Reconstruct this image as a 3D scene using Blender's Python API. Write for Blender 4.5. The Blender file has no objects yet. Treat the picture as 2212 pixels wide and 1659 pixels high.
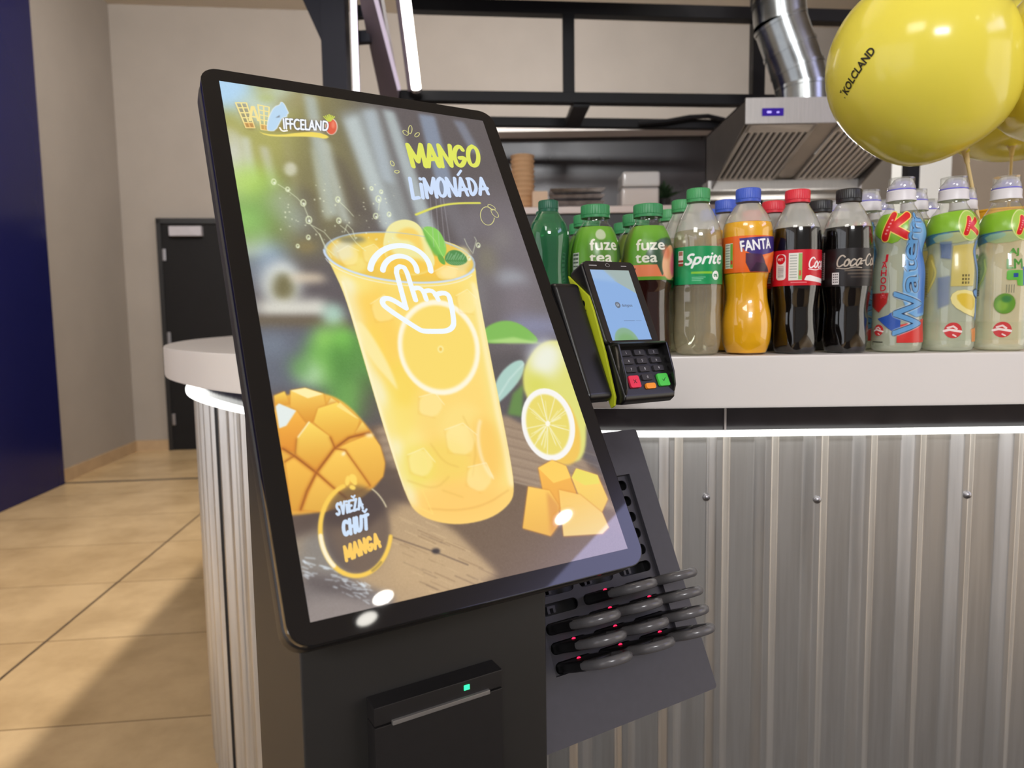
import bpy, bmesh, math, random
import numpy as np
from mathutils import Vector, Matrix

random.seed(7)
scene = bpy.context.scene
COL = scene.collection
PI = math.pi
EYE = 1.2                                   # eye height of the photographer above the floor


def lin(c):
    """sRGB 0-255 -> linear"""
    out = []
    for v in c[:3]:
        v = v / 255.0
        out.append(v / 12.92 if v <= 0.04045 else ((v + 0.055) / 1.055) ** 2.4)
    return tuple(out)


# ------------------------------------------------------------------ camera
PITCH, ROLL = math.radians(5.21), math.radians(-0.85)
FPX = 1510.0
_f = Vector((0, math.cos(PITCH), -math.sin(PITCH)))
_r0 = Vector((1, 0, 0))
_u0 = _r0.cross(_f)
CAM_R = math.cos(ROLL) * _r0 + math.sin(ROLL) * _u0
CAM_U = -math.sin(ROLL) * _r0 + math.cos(ROLL) * _u0
CAM_F = _f
cam_data = bpy.data.cameras.new('camera')
cam = bpy.data.objects.new('camera', cam_data)
COL.objects.link(cam)
cam_data.sensor_fit = 'HORIZONTAL'
cam_data.sensor_width = 36.0
cam_data.lens = FPX / 2212.0 * 36.0
cam_data.clip_start = 0.02
cam_data.clip_end = 100
cam_data.dof.use_dof = True
cam_data.dof.focus_distance = 0.78
cam_data.dof.aperture_fstop = 6.5
m = Matrix.Identity(4)
for i in range(3):
    m[i][0], m[i][1], m[i][2] = CAM_R[i], CAM_U[i], -CAM_F[i]
m[2][3] = EYE
cam.matrix_world = m
scene.camera = cam


def at(px, py, Y):
    """a point of the place: the direction the photo shows, at depth Y"""
    d = CAM_R * ((px - 1106.0) / FPX) - CAM_U * ((py - 829.5) / FPX) + CAM_F
    p = d * (Y / d.y)
    return Vector((p.x, p.y, p.z + EYE))


def pix(p):
    d = Vector(p) - Vector((0, 0, EYE))
    z = d.dot(CAM_F)
    return 1106 + FPX * d.dot(CAM_R) / z, 829.5 - FPX * d.dot(CAM_U) / z


# ------------------------------------------------------------------ world, exposure
scene.view_settings.view_transform = 'Standard'
scene.view_settings.look = 'None'
scene.view_settings.exposure = 0.0
scene.view_settings.gamma = 1.0
scene.view_settings.use_curve_mapping = False
scene.cycles.use_denoising = True
scene.cycles.max_bounces = 10
scene.cycles.diffuse_bounces = 4
scene.cycles.glossy_bounces = 4
scene.cycles.transmission_bounces = 6
scene.cycles.transparent_max_bounces = 40
scene.cycles.caustics_reflective = False
scene.cycles.caustics_refractive = False
scene.cycles.sample_clamp_indirect = 4.0

world = bpy.data.worlds.new('hall_air')
scene.world = world
world.use_nodes = True
wn = world.node_tree.nodes
wn['Background'].inputs[0].default_value = (1.0, 0.95, 0.91, 1)
wn['Background'].inputs[1].default_value = 0.2

# ------------------------------------------------------------------ lamps of the hall
ROOM = math.radians(6.3)                    # the building's axes against the counter's


def room(x, y, z=0.0):
    return Vector((x * math.cos(ROOM) - y * math.sin(ROOM), x * math.sin(ROOM) + y * math.cos(ROOM), z))


def area_light(name, loc, size, sizey, watts, col=(1, 1, 1), target=None):
    d = bpy.data.lights.new(name, 'AREA')
    d.shape = 'RECTANGLE'
    d.size, d.size_y = size, sizey
    d.energy = watts
    d.color = col
    o = bpy.data.objects.new(name, d)
    COL.objects.link(o)
    o.location = loc
    if target is not None:
        o.rotation_euler = (Vector(target) - Vector(loc)).to_track_quat('-Z', 'Y').to_euler()
    return o


def point_light(name, loc, r, watts, col=(1, 1, 1)):
    d = bpy.data.lights.new(name, 'POINT')
    d.shadow_soft_size = r
    d.energy = watts
    d.color = col
    o = bpy.data.objects.new(name, d)
    COL.objects.link(o)
    o.location = loc
    return o


hall_lamp = point_light('hall_lamp_light', room(-0.909, 2.6, 3.96), 0.02, 470, (1.0, 0.94, 0.86))
hall_front = area_light('hall_ceiling_light', (-1.5, -2.2, 3.95), 1.4, 1.2, 50, (1.0, 0.98, 0.95), (0.4, 1.0, 0.9))
hall_rear = area_light('hall_rear_ceiling_light', (0.2, -5.0, 3.95), 1.6, 1.0, 285, (0.98, 0.98, 1.0), (1.0, 1.2, 0.9))
hall_left = area_light('hall_passage_light', room(-1.7, 5.2, 3.95), 1.2, 1.2, 10, (1.0, 0.94, 0.88))
hood_fill = area_light('hood_fill_light', (1.1, 2.62, 1.70), 0.4, 0.1, 9, (1.0, 0.95, 0.88))  # added lamp, bounces off the worktop to brighten the filters
kitchen_light = area_light('kitchen_ceiling_light', (1.0, 4.9, 3.95), 2.4, 1.0, 74, (0.97, 0.98, 1.0), (1.2, 6.4, 2.0))


# ------------------------------------------------------------------ tags
def tag(o, label=None, cat=None, group=None, kind=None):
    if label:
        o['label'] = label
    if cat:
        o['category'] = cat
    if group:
        o['group'] = group
    if kind:
        o['kind'] = kind
    return o


def thing(name, label, cat, loc=(0, 0, 0), mat=None, group=None):
    o = bpy.data.objects.new(name, None)
    o.empty_display_size = 0.05
    COL.objects.link(o)
    if mat is not None:
        o.matrix_world = mat
    else:
        o.location = loc
    return tag(o, label, cat, group)


def copy_tree(o, parent=None):
    c = o.copy()
    COL.objects.link(c)
    if parent is not None:
        c.parent = parent
    for ch in list(o.children):
        copy_tree(ch, c)
    return c


# ------------------------------------------------------------------ mesh collector
class MB:
    def __init__(s, M=None):
        s.v, s.f, s.m, s.uv = [], [], [], []
        s.M = M

    def add(s, verts, faces, mi=0, uvs=None):
        b = len(s.v)
        for p in verts:
            p = Vector(p)
            s.v.append(s.M @ p if s.M is not None else p)
        for k, f in enumerate(faces):
            s.f.append([b + i for i in f])
            s.m.append(mi)
            s.uv.append(uvs[k] if uvs is not None else None)
        return s

    def box(s, x0, x1, y0, y1, z0, z1, mi=0):
        v = [(x, y, z) for z in (z0, z1) for y in (y0, y1) for x in (x0, x1)]
        return s.add(v, [(0, 2, 3, 1), (4, 5, 7, 6), (0, 1, 5, 4), (2, 6, 7, 3), (0, 4, 6, 2), (1, 3, 7, 5)], mi)

    def prism(s, poly, z0, z1, axis='z', mi=0):
        """poly in two axes, swept along the third: z -> (x,y), y -> (x,z), x -> (y,z)"""
        n = len(poly)

        def P(a, b, c):
            return (a, b, c) if axis == 'z' else ((a, c, b) if axis == 'y' else (c, a, b))
        v = [P(a, b, z0) for a, b in poly] + [P(a, b, z1) for a, b in poly]
        fs = [tuple(range(n))[::-1], tuple(range(n, 2 * n))]
        for i in range(n):
            j = (i + 1) % n
            fs.append((i, j, n + j, n + i))
        return s.add(v, fs, mi)

    def lathe(s, prof, seg=48, rfun=None, mi=0, cap0=True, cap1=True, u_v=True, zlo=None, zhi=None):
        """prof = [(r, z)...]; u = 0.5 faces -Y"""
        zs = [p[1] for p in prof]
        lo = min(zs) if zlo is None else zlo
        hi = max(zs) if zhi is None else zhi
        v, fs, uv = [], [], []
        for r, z in prof:
            for k in range(seg + 1):
                t = -PI + 2 * PI * k / seg
                rr = r * (rfun(t, z) if rfun else 1.0)
                v.append((rr * math.sin(t), -rr * math.cos(t), z))
        W = seg + 1
        for i in range(len(prof) - 1):
            for k in range(seg):
                fs.append((i * W + k, i * W + k + 1, (i + 1) * W + k + 1, (i + 1) * W + k))
                a, b = (prof[i][1] - lo) / max(hi - lo, 1e-9), (prof[i + 1][1] - lo) / max(hi - lo, 1e-9)
                uv.append([(k / seg, a), ((k + 1) / seg, a), ((k + 1) / seg, b), (k / seg, b)])
        if cap0 and prof[0][0] > 1e-6:
            fs.append(tuple(range(seg))[::-1])
            uv.append(None)
        if cap1 and prof[-1][0] > 1e-6:
            o = (len(prof) - 1) * W
            fs.append(tuple(o + k for k in range(seg)))
            uv.append(None)
        return s.add(v, fs, mi, uv)

    def tube(s, path, r, seg=12, closed=False, mi=0, caps=True):
        path = [Vector(p) for p in path]
        n = len(path)
        rr = r if isinstance(r, (list, tuple)) else [r] * n
        T = []
        for i in range(n):
            a = path[(i - 1) % n] if (closed or i > 0) else path[i]
            b = path[(i + 1) % n] if (closed or i < n - 1) else path[i]
            T.append((b - a).normalized())
        ref = Vector((0, 0, 1)) if abs(T[0].z) < 0.9 else Vector((1, 0, 0))
        N = (ref - T[0] * ref.dot(T[0])).normalized()
        v, fs = [], []
        for i in range(n):
            N = (N - T[i] * N.dot(T[i])).normalized()
            B = T[i].cross(N)
            for k in range(seg):
                a = 2 * PI * k / seg
                v.append(path[i] + (N * math.cos(a) + B * math.sin(a)) * rr[i])
        for i in range(n if closed else n - 1):
            j = (i + 1) % n
            for k in range(seg):
                l = (k + 1) % seg
                fs.append((i * seg + k, i * seg + l, j * seg + l, j * seg + k))
        if caps and not closed:
            fs.append(tuple(range(seg))[::-1])
            fs.append(tuple((n - 1) * seg + k for k in range(seg)))
        return s.add(v, fs, mi)

    def bar(s, a, b, w, h, mi=0, up=(0, 0, 1)):
        """square bar from a to b, w across, h along up"""
        a, b = Vector(a), Vector(b)
        t = (b - a).normalized()
        up = Vector(up)
        if abs(t.dot(up)) > 0.95:
            up = Vector((0, 1, 0))
        sx = t.cross(up).normalized()
        sz = sx.cross(t)
        v = []
        for p in (a, b):
            for i, j in ((-1, -1), (1, -1), (1, 1), (-1, 1)):
                v.append(p + sx * (i * w / 2) + sz * (j * h / 2))
        return s.add(v, [(3, 2, 1, 0), (4, 5, 6, 7), (0, 1, 5, 4), (1, 2, 6, 5), (2, 3, 7, 6), (3, 0, 4, 7)], mi)

    def build(s, name, mats, parent=None, smooth=False, bevel=0.0, seg=2, angle=35, merge=True, loc=None):
        me = bpy.data.meshes.new(name)
        off = Vector(loc) if loc is not None else Vector((0, 0, 0))
        me.from_pydata([tuple(p - off) for p in s.v], [], s.f)
        if not isinstance(mats, (list, tuple)):
            mats = [mats]
        for mt in mats:
            me.materials.append(mt)
        for p, mi in zip(me.polygons, s.m):
            p.material_index = min(mi, len(mats) - 1)
        if any(u is not None for u in s.uv):
            L = me.uv_layers.new(name='UVMap')
            for p, u in zip(me.polygons, s.uv):
                if u is not None:
                    for li, q in zip(p.loop_indices, u):
                        L.data[li].uv = q
        bm = bmesh.new()
        bm.from_mesh(me)
        if merge:
            bmesh.ops.remove_doubles(bm, verts=bm.verts, dist=1e-6)
        bmesh.ops.recalc_face_normals(bm, faces=bm.faces)
        if bevel > 0:
            ed = [e for e in bm.edges if len(e.link_faces) == 2 and e.calc_face_angle(0) > math.radians(angle)]
            bmesh.ops.bevel(bm, geom=ed, offset=bevel, segments=seg, affect='EDGES', profile=0.6, clamp_overlap=True)
        if smooth or bevel > 0:
            for f in bm.faces:
                f.smooth = True
            for e in bm.edges:
                if len(e.link_faces) == 2 and e.calc_face_angle(0) > math.radians(38):
                    e.smooth = False
        bm.to_mesh(me)
        bm.free()
        o = bpy.data.objects.new(name, me)
        COL.objects.link(o)
        if bevel > 0:
            wm = o.modifiers.new('even_shading', 'WEIGHTED_NORMAL')
            wm.keep_sharp = True
        if loc is not None:
            o.location = loc
        if parent is not None:
            o.parent = parent
        return o


def rrect(x0, x1, y0, y1, r, n=6):
    pts = []
    for cx, cy, a0 in ((x1 - r, y1 - r, 0), (x0 + r, y1 - r, 90), (x0 + r, y0 + r, 180), (x1 - r, y0 + r, 270)):
        for k in range(n + 1):
            a = math.radians(a0 + 90 * k / n)
            pts.append((cx + r * math.cos(a), cy + r * math.sin(a)))
    return pts


# ------------------------------------------------------------------ materials
def new_mat(name):
    mt = bpy.data.materials.new(name)
    mt.use_nodes = True
    nt = mt.node_tree
    return mt, nt, nt.nodes['Principled BSDF']


def mat(name, col, rough=0.5, metal=0.0, spec=0.5, var=0.06, scale=18.0, bump=0.0, coat=0.0, aniso=None, rvar=0.0):
    """principled with a fine procedural variation of its colour"""
    mt, nt, b = new_mat(name)
    c = lin(col)
    tc = nt.nodes.new('ShaderNodeTexCoord')
    mp = nt.nodes.new('ShaderNodeMapping')
    nt.links.new(tc.outputs['Object'], mp.inputs[0])
    if aniso:
        mp.inputs['Scale'].default_value = aniso
    nz = nt.nodes.new('ShaderNodeTexNoise')
    nz.inputs['Scale'].default_value = scale
    nz.inputs['Detail'].default_value = 4
    nt.links.new(mp.outputs[0], nz.inputs['Vector'])
    rp = nt.nodes.new('ShaderNodeValToRGB')
    rp.color_ramp.elements[0].position = 0.3
    rp.color_ramp.elements[1].position = 0.7
    rp.color_ramp.elements[0].color = tuple(v * (1 - var) for v in c) + (1,)
    rp.color_ramp.elements[1].color = tuple(min(1, v * (1 + var)) for v in c) + (1,)
    nt.links.new(nz.outputs['Fac'], rp.inputs[0])
    nt.links.new(rp.outputs[0], b.inputs['Base Color'])
    b.inputs['Roughness'].default_value = rough
    b.inputs['Metallic'].default_value = metal
    b.inputs['Specular IOR Level'].default_value = spec
    b.inputs['Coat Weight'].default_value = coat
    if rvar:
        mr = nt.nodes.new('ShaderNodeMapRange')
        mr.inputs['To Min'].default_value = max(0, rough - rvar)
        mr.inputs['To Max'].default_value = rough + rvar
        nt.links.new(nz.outputs['Fac'], mr.inputs['Value'])
        nt.links.new(mr.outputs[0], b.inputs['Roughness'])
    if bump:
        bp = nt.nodes.new('ShaderNodeBump')
        bp.inputs['Strength'].default_value = bump
        bp.inputs['Distance'].default_value = 0.002
        nt.links.new(nz.outputs['Fac'], bp.inputs['Height'])
        nt.links.new(bp.outputs[0], b.inputs['Normal'])
    return mt


def emit(name, col, strength):
    mt = bpy.data.materials.new(name)
    mt.use_nodes = True
    nt = mt.node_tree
    nt.nodes.clear()
    e = nt.nodes.new('ShaderNodeEmission')
    e.inputs[0].default_value = lin(col) + (1,)
    e.inputs[1].default_value = strength
    o = nt.nodes.new('ShaderNodeOutputMaterial')
    nt.links.new(e.outputs[0], o.inputs[0])
    return mt


def clear_plastic(name, tint=(255, 255, 255), gloss=0.55, rough=0.04, milk=0.0, milkcol=(255, 255, 255)):
    """thin clear plastic: sees through, mirrors at grazing angles, optionally a little cloudy"""
    mt = bpy.data.materials.new(name)
    mt.use_nodes = True
    nt = mt.node_tree
    nt.nodes.clear()
    tr = nt.nodes.new('ShaderNodeBsdfTransparent')
    tr.inputs[0].default_value = lin(tint) + (1,)
    gl = nt.nodes.new('ShaderNodeBsdfGlossy')
    gl.inputs['Roughness'].default_value = rough
    lw = nt.nodes.new('ShaderNodeFresnel')
    geo = nt.nodes.new('ShaderNodeNewGeometry')      # thin film: the same mirror strength from both sides
    mr = nt.nodes.new('ShaderNodeMapRange')
    mr.inputs['To Min'].default_value = 1.45
    mr.inputs['To Max'].default_value = 1 / 1.45
    nt.links.new(geo.outputs['Backfacing'], mr.inputs['Value'])
    nt.links.new(mr.outputs[0], lw.inputs['IOR'])
    mul = nt.nodes.new('ShaderNodeMath')
    mul.operation = 'MULTIPLY_ADD'
    mul.inputs[1].default_value = gloss * 1.5
    mul.inputs[2].default_value = 0.03
    nt.links.new(lw.outputs[0], mul.inputs[0])
    mx = nt.nodes.new('ShaderNodeMixShader')
    nt.links.new(mul.outputs[0], mx.inputs[0])
    src = tr
    if milk > 0:
        df = nt.nodes.new('ShaderNodeBsdfDiffuse')
        df.inputs[0].default_value = lin(milkcol) + (1,)
        m2 = nt.nodes.new('ShaderNodeMixShader')
        m2.inputs[0].default_value = milk
        nt.links.new(tr.outputs[0], m2.inputs[1])
        nt.links.new(df.outputs[0], m2.inputs[2])
        src = m2
    nt.links.new(src.outputs[0], mx.inputs[1])
    nt.links.new(gl.outputs[0], mx.inputs[2])
    o = nt.nodes.new('ShaderNodeOutputMaterial')
    nt.links.new(mx.outputs[0], o.inputs[0])
    return mt


# ------------------------------------------------------------------ drawing: pictures computed in this script
def box1(a, r, axis):
    if r < 1:
        return a
    n = a.shape[axis]
    pad = [(0, 0)] * a.ndim
    pad[axis] = (r + 1, r)
    c = np.cumsum(np.pad(a, pad, mode='edge'), axis=axis)
    hi = np.take(c, range(2 * r + 1, n + 2 * r + 1), axis=axis)
    lo = np.take(c, range(0, n), axis=axis)
    return (hi - lo) / (2 * r + 1)


def gauss(a, s):
    r = int(round(s * 0.95))
    for _ in range(3):
        a = box1(box1(a, r, 0), r, 1)
    return a


def poly_edges(P):
    P = np.asarray(P, float)
    return np.hstack([P, np.roll(P, -1, 0)])


_txt = {}


def text_edges(s):
    """outline of a line of type, height of a capital = 1, y down from the top"""
    if s in _txt:
        return _txt[s]
    cu = bpy.data.curves.new('t', 'FONT')
    cu.body = s
    cu.resolution_u = 4
    ob = bpy.data.objects.new('t', cu)
    COL.objects.link(ob)
    dg = bpy.context.evaluated_depsgraph_get()
    dg.update()
    me = ob.evaluated_get(dg).to_mesh()
    V = np.array([v.co[:2] for v in me.vertices]) if len(me.vertices) else np.zeros((0, 2))
    cnt = {}
    for p in me.polygons:
        vs = list(p.vertices)
        for i in range(len(vs)):
            e = (vs[i], vs[(i + 1) % len(vs)])
            if (e[1], e[0]) in cnt:
                del cnt[(e[1], e[0])]
            else:
                cnt[e] = 1
    E = np.array([[*V[a], *V[b]] for a, b in cnt]) if cnt else np.zeros((0, 4))
    ob.to_mesh_clear()
    bpy.data.objects.remove(ob)
    bpy.data.curves.remove(cu)
    cap = 0.73
    E = E / cap
    E[:, 1] = 1 - E[:, 1]
    E[:, 3] = 1 - E[:, 3]
    x0 = min(E[:, 0].min(), E[:, 2].min())
    E[:, 0] -= x0
    E[:, 2] -= x0
    w = max(E[:, 0].max(), E[:, 2].max())
    _txt[s] = (E, w)
    return _txt[s]


STROKE = {
    'M': (1.05, [[(0.06, 1), (0.0, 0.02), (0.5, 0.78), (0.95, 0.0), (1.0, 1)]]),
    'A': (0.85, [[(0.0, 1), (0.48, 0), (1, 1)], [(0.12, 0.68), (1.0, 0.64)]]),
    'N': (0.85, [[(0.05, 1), (0.0, 0.0), (0.9, 0.98), (1.0, 0)]]),
    'G': (0.85, [[(0.85, 0.2), (0.62, 0.0), (0.22, 0.12), (0.0, 0.5), (0.18, 0.93), (0.6, 1), (0.95, 0.72), (0.95, 0.58), (0.5, 0.6)]]),
    'O': (0.85, [[(0.5, 0), (0.15, 0.12), (0.0, 0.5), (0.15, 0.9), (0.5, 1), (0.85, 0.88), (1, 0.5), (0.85, 0.12), (0.5, 0)]]),
    'L': (0.7, [[(0.0, 0), (0.1, 1), (0.95, 0.97)]]),
    'i': (0.32, [[(0.5, 0.3), (0.5, 1)], [(0.5, 0.02), (0.5, 0.04)]]),
    'D': (0.85, [[(0.12, 0.05), (0.16, 1), (0.55, 0.97), (0.95, 0.65), (0.85, 0.25), (0.45, 0.02), (0.0, 0.04)]]),
    'S': (0.75, [[(0.95, 0.15), (0.55, 0.0), (0.1, 0.2), (0.3, 0.48), (0.8, 0.6), (0.85, 0.9), (0.4, 1), (0.0, 0.85)]]),
    'V': (0.8, [[(0.0, 0), (0.45, 1), (1, 0)]]),
    'E': (0.7, [[(0.95, 0.02), (0.1, 0.05), (0.05, 1), (0.95, 0.95)], [(0.1, 0.5), (0.8, 0.48)]]),
    'Z': (0.75, [[(0.0, 0.05), (0.95, 0.0), (0.0, 1), (1, 0.95)]]),
    'C': (0.8, [[(0.95, 0.18), (0.6, 0.0), (0.2, 0.12), (0.0, 0.5), (0.2, 0.92), (0.6, 1), (0.98, 0.82)]]),
    'H': (0.8, [[(0.0, 0), (0.05, 1)], [(0.95, 0), (1, 1)], [(0.03, 0.52), (0.95, 0.5)]]),
    'U': (0.8, [[(0.0, 0), (0.05, 0.75), (0.3, 1), (0.75, 0.95), (0.95, 0.7), (1, 0)]]),
    'T': (0.75, [[(0.0, 0.04), (1, 0.0)], [(0.5, 0.02), (0.55, 1)]]),
    'c': (0.6, [[(0.95, 0.5), (0.5, 0.36), (0.05, 0.65), (0.2, 0.98), (0.6, 0.98), (1.15, 0.75)]]),
    'o': (0.62, [[(0.5, 0.38), (0.1, 0.55), (0.1, 0.9), (0.5, 1), (0.9, 0.8), (0.85, 0.45), (0.5, 0.38), (0.7, 0.55), (1.2, 0.6)]]),
    'a': (0.66, [[(0.9, 0.42), (0.4, 0.38), (0.05, 0.7), (0.25, 1), (0.65, 0.9), (0.92, 0.42), (0.85, 0.9), (1.2, 0.8)]]),
    'l': (0.4, [[(0.1, 0.9), (0.7, 0.5), (0.9, 0.1), (0.6, -0.05), (0.35, 0.4), (0.4, 0.95), (1.1, 0.8)]]),
    '-': (0.45, [[(0.1, 0.6), (0.9, 0.55)]]),
}


class Canvas:
    """a picture: sRGB 0..1 plus alpha, drawn in user units (ppu pixels per unit), y down"""

    def __init__(s, w, h, ppu, bg=(255, 255, 255), alpha=1.0, T=None):
        s.ppu = ppu
        s.T = T
        s.clip = None
        s.W, s.H = int(w * ppu), int(h * ppu)
        s.a = np.zeros((s.H, s.W, 4), np.float32)
        s.a[..., :3] = np.array(bg[:3], np.float32) / 255
        s.a[..., 3] = alpha

    def pts(s, P):
        P = np.asarray(P, float).reshape(-1, 2)
        if s.T is not None:
            P = s.T(P)
        return P * s.ppu

    def comp(s, E, col, a=1.0, blur=0.0, bold=0.0, ss=3, erase=False, grad=None):
        """composite the winding fill of directed pixel edges E"""
        if len(E) == 0:
            return
        pad = int(blur * 3.2 + bold * 3 + 3)
        x0 = max(0, int(min(E[:, 0].min(), E[:, 2].min())) - pad)
        x1 = min(s.W, int(max(E[:, 0].max(), E[:, 2].max())) + pad + 1)
        y0 = max(0, int(min(E[:, 1].min(), E[:, 3].min())) - pad)
        y1 = min(s.H, int(max(E[:, 1].max(), E[:, 3].max())) + pad + 1)
        if x1 <= x0 or y1 <= y0:
            return
        w, h = x1 - x0, y1 - y0
        if blur > 4:
            ss = 1
        acc = np.zeros((h * ss, w * ss + 1), np.int32)
        for ax, ay, bx, by in (E - np.array([x0, y0, x0, y0])) * ss:
            if ay == by:
                continue
            sg = 1 if by > ay else -1
            if sg < 0:
                ax, ay, bx, by = bx, by, ax, ay
            r0, r1 = max(0, math.ceil(ay - 0.5)), min(h * ss, math.ceil(by - 0.5))
            if r1 <= r0:
                continue
            rows = np.arange(r0, r1)
            xs = ax + (rows + 0.5 - ay) * ((bx - ax) / (by - ay))
            cols = np.clip(np.ceil(xs - 0.5), 0, w * ss).astype(int)
            np.add.at(acc, (rows, cols), sg)
        mk = (np.cumsum(acc, axis=1)[:, :w * ss] != 0).astype(np.float32)
        mk = mk.reshape(h, ss, w, ss).mean(axis=(1, 3))
        if bold > 0:
            mk = np.clip((gauss(mk, bold) - 0.10) / 0.25, 0, 1)
        if blur > 0:
            mk = gauss(mk, blur)
        if s.clip is not None:
            mk = mk * s.clip[y0:y1, x0:x1]
        mk = (mk * a)[..., None]
        R = s.a[y0:y1, x0:x1]
        if erase:
            R[..., 3:] *= (1 - mk)
            return
        c = np.array(col[:3], np.float32) / 255
        if grad is not None:                       # second colour reached at the bottom of the shape
            t = np.linspace(0, 1, h, dtype=np.float32)[:, None, None]
            c = c * (1 - t) + np.array(grad[:3], np.float32) / 255 * t
        ao = mk + R[..., 3:] * (1 - mk)
        R[..., :3] = np.where(ao > 1e-5, (c * mk + R[..., :3] * R[..., 3:] * (1 - mk)) / np.maximum(ao, 1e-5), R[..., :3])
        R[..., 3:] = ao

    def poly(s, P, col, a=1.0, blur=0.0, **k):
        s.comp(poly_edges(s.pts(P)), col, a, blur, **k)

    def clip_to(s, P):
        """later drawing stays inside this outline"""
        s.clip = None
        if P is not None:
            c = Canvas(1, 1, 1)
            c.W, c.H, c.ppu, c.T = s.W, s.H, s.ppu, s.T
            c.a = np.zeros((s.H, s.W, 4), np.float32)
            c.poly(P, (255, 255, 255))
            s.clip = c.a[..., 3].copy()

    def rect(s, x0, y0, x1, y1, col, a=1.0, blur=0.0, **k):
        s.poly([(x0, y0), (x1, y0), (x1, y1), (x0, y1)], col, a, blur, **k)

    def ell(s, cx, cy, rx, ry, col, a=1.0, blur=0.0, rot=0.0, **k):
        t = np.linspace(0, 2 * PI, 40, endpoint=False)
        c, n = math.cos(math.radians(rot)), math.sin(math.radians(rot))
        x, y = rx * np.cos(t), ry * np.sin(t)
        s.poly(np.stack([cx + x * c - y * n, cy + x * n + y * c], 1), col, a, blur, **k)

    def stroke(s, P, w, col, a=1.0, blur=0.0, **k):
        """polyline with round ends; w in user units measured after T"""
        Q = s.pts(P)
        r = w * s.ppu / 2
        E = []
        t = np.linspace(0, 2 * PI, 14, endpoint=False)
        circ = np.stack([np.cos(t), np.sin(t)], 1) * r
        for q in Q:
            E.append(poly_edges(q + circ))
        for p, q in zip(Q[:-1], Q[1:]):
            d = q - p
            L = np.hypot(*d)
            if L < 1e-6:
                continue
            nrm = np.array([-d[1], d[0]]) / L * r
            E.append(poly_edges([p - nrm, q - nrm, q + nrm, p + nrm]))
        s.comp(np.vstack(E), col, a, blur, **k)

    def ring(s, cx, cy, rx, ry, w, col, a=1.0, a0=0, a1=360, blur=0.0, rot=0):
        t = np.radians(np.linspace(a0, a1, 36))
        c, n = math.cos(math.radians(rot)), math.sin(math.radians(rot))
        x, y = rx * np.cos(t), ry * np.sin(t)
        s.stroke(np.stack([cx + x * c - y * n, cy + x * n + y * c], 1), w, col, a, blur)

    def text(s, txt, quad, col, a=1.0, bold=0.0, shear=0.0, blur=0.0, grad=None):
        """quad = TL, TR, BR, BL of the capitals' box"""
        E, w = text_edges(txt)
        q = np.asarray(quad, float)

        def mp(P):
            u, v = (P[:, 0:1] - shear * (P[:, 1:2] - 1)) / w, P[:, 1:2]
            return (q[0] * (1 - u) + q[1] * u) * (1 - v) + (q[3] * (1 - u) + q[2] * u) * v
        A, B = s.pts(mp(E[:, :2])), s.pts(mp(E[:, 2:]))
        s.comp(np.hstack([A, B]), col, a, blur, bold=bold, grad=grad)

    def tx(s, txt, x, y, h, col, w=None, rot=0.0, **k):
        """type from its upper left corner, h high (w wide, else natural), turned rot degrees"""
        W = text_edges(txt)[1] * h if w is None else w
        c, n = math.cos(math.radians(rot)), math.sin(math.radians(rot))
        f = lambda u, v: (x + u * c - v * n, y + u * n + v * c)
        s.text(txt, [f(0, 0), f(W, 0), f(W, h), f(0, h)], col, **k)

    def brush(s, txt, quad, w, col, gap=0.22, a=1.0, blur=0.0):
        """hand-painted capitals drawn with a round brush"""
        q = np.asarray(quad, float)
        tot = sum(STROKE[c][0] for c in txt if c in STROKE) + gap * (len(txt) - 1)
        x = 0.0
        for i, c in enumerate(txt):
            if c not in STROKE:
                x += 0.4
                continue
            W, ls = STROKE[c]
            for L in ls:
                L = np.asarray(L, float)
                u, v = ((x + L[:, 0:1] * W) / tot), L[:, 1:2]
                s.stroke((q[0] * (1 - u) + q[1] * u) * (1 - v) + (q[3] * (1 - u) + q[2] * u) * v, w, col, a, blur)
            x += W + gap

    def noise(s, amp, sx, sy, seed=1, mask=None):
        rs = np.random.RandomState(seed)
        n = rs.randn(s.H, s.W).astype(np.float32)
        if sx > 0:
            n = box1(box1(n, int(sx), 1), int(sx), 1)
        if sy > 0:
            n = box1(box1(n, int(sy), 0), int(sy), 0)
        n = n / max(n.std(), 1e-6) * amp
        if mask is not None:
            n = n * mask
        s.a[..., :3] = np.clip(s.a[..., :3] + n[..., None], 0, 1)

    def image(s, name):
        im = bpy.data.images.new(name, s.W, s.H, alpha=True)
        im.pixels.foreach_set(np.ascontiguousarray(np.clip(s.a, 0, 1)[::-1]).ravel())
        im.update()
        im.pack()
        return im


def picture_mat(name, cv, rough=0.35, emission=None, alpha=False, coat=0.0, spec=0.5, vref=None):
    """a surface that shows a computed picture by its UV"""
    mt, nt, b = new_mat(name)
    uv = nt.nodes.new('ShaderNodeUVMap')
    tx = nt.nodes.new('ShaderNodeTexImage')
    tx.image = cv.image(name)
    tx.extension = 'EXTEND'
    nt.links.new(uv.outputs[0], tx.inputs[0])
    b.inputs['Roughness'].default_value = rough
    b.inputs['Specular IOR Level'].default_value = spec
    b.inputs['Coat Weight'].default_value = coat
    if emission:
        b.inputs['Base Color'].default_value = (0.005, 0.005, 0.006, 1)
        nt.links.new(tx.outputs[0], b.inputs['Emission Color'])
        b.inputs['Emission Strength'].default_value = emission
    else:
        nt.links.new(tx.outputs[0], b.inputs['Base Color'])
    if alpha:
        nt.links.new(tx.outputs[1], b.inputs['Alpha'])
    return mt


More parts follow.
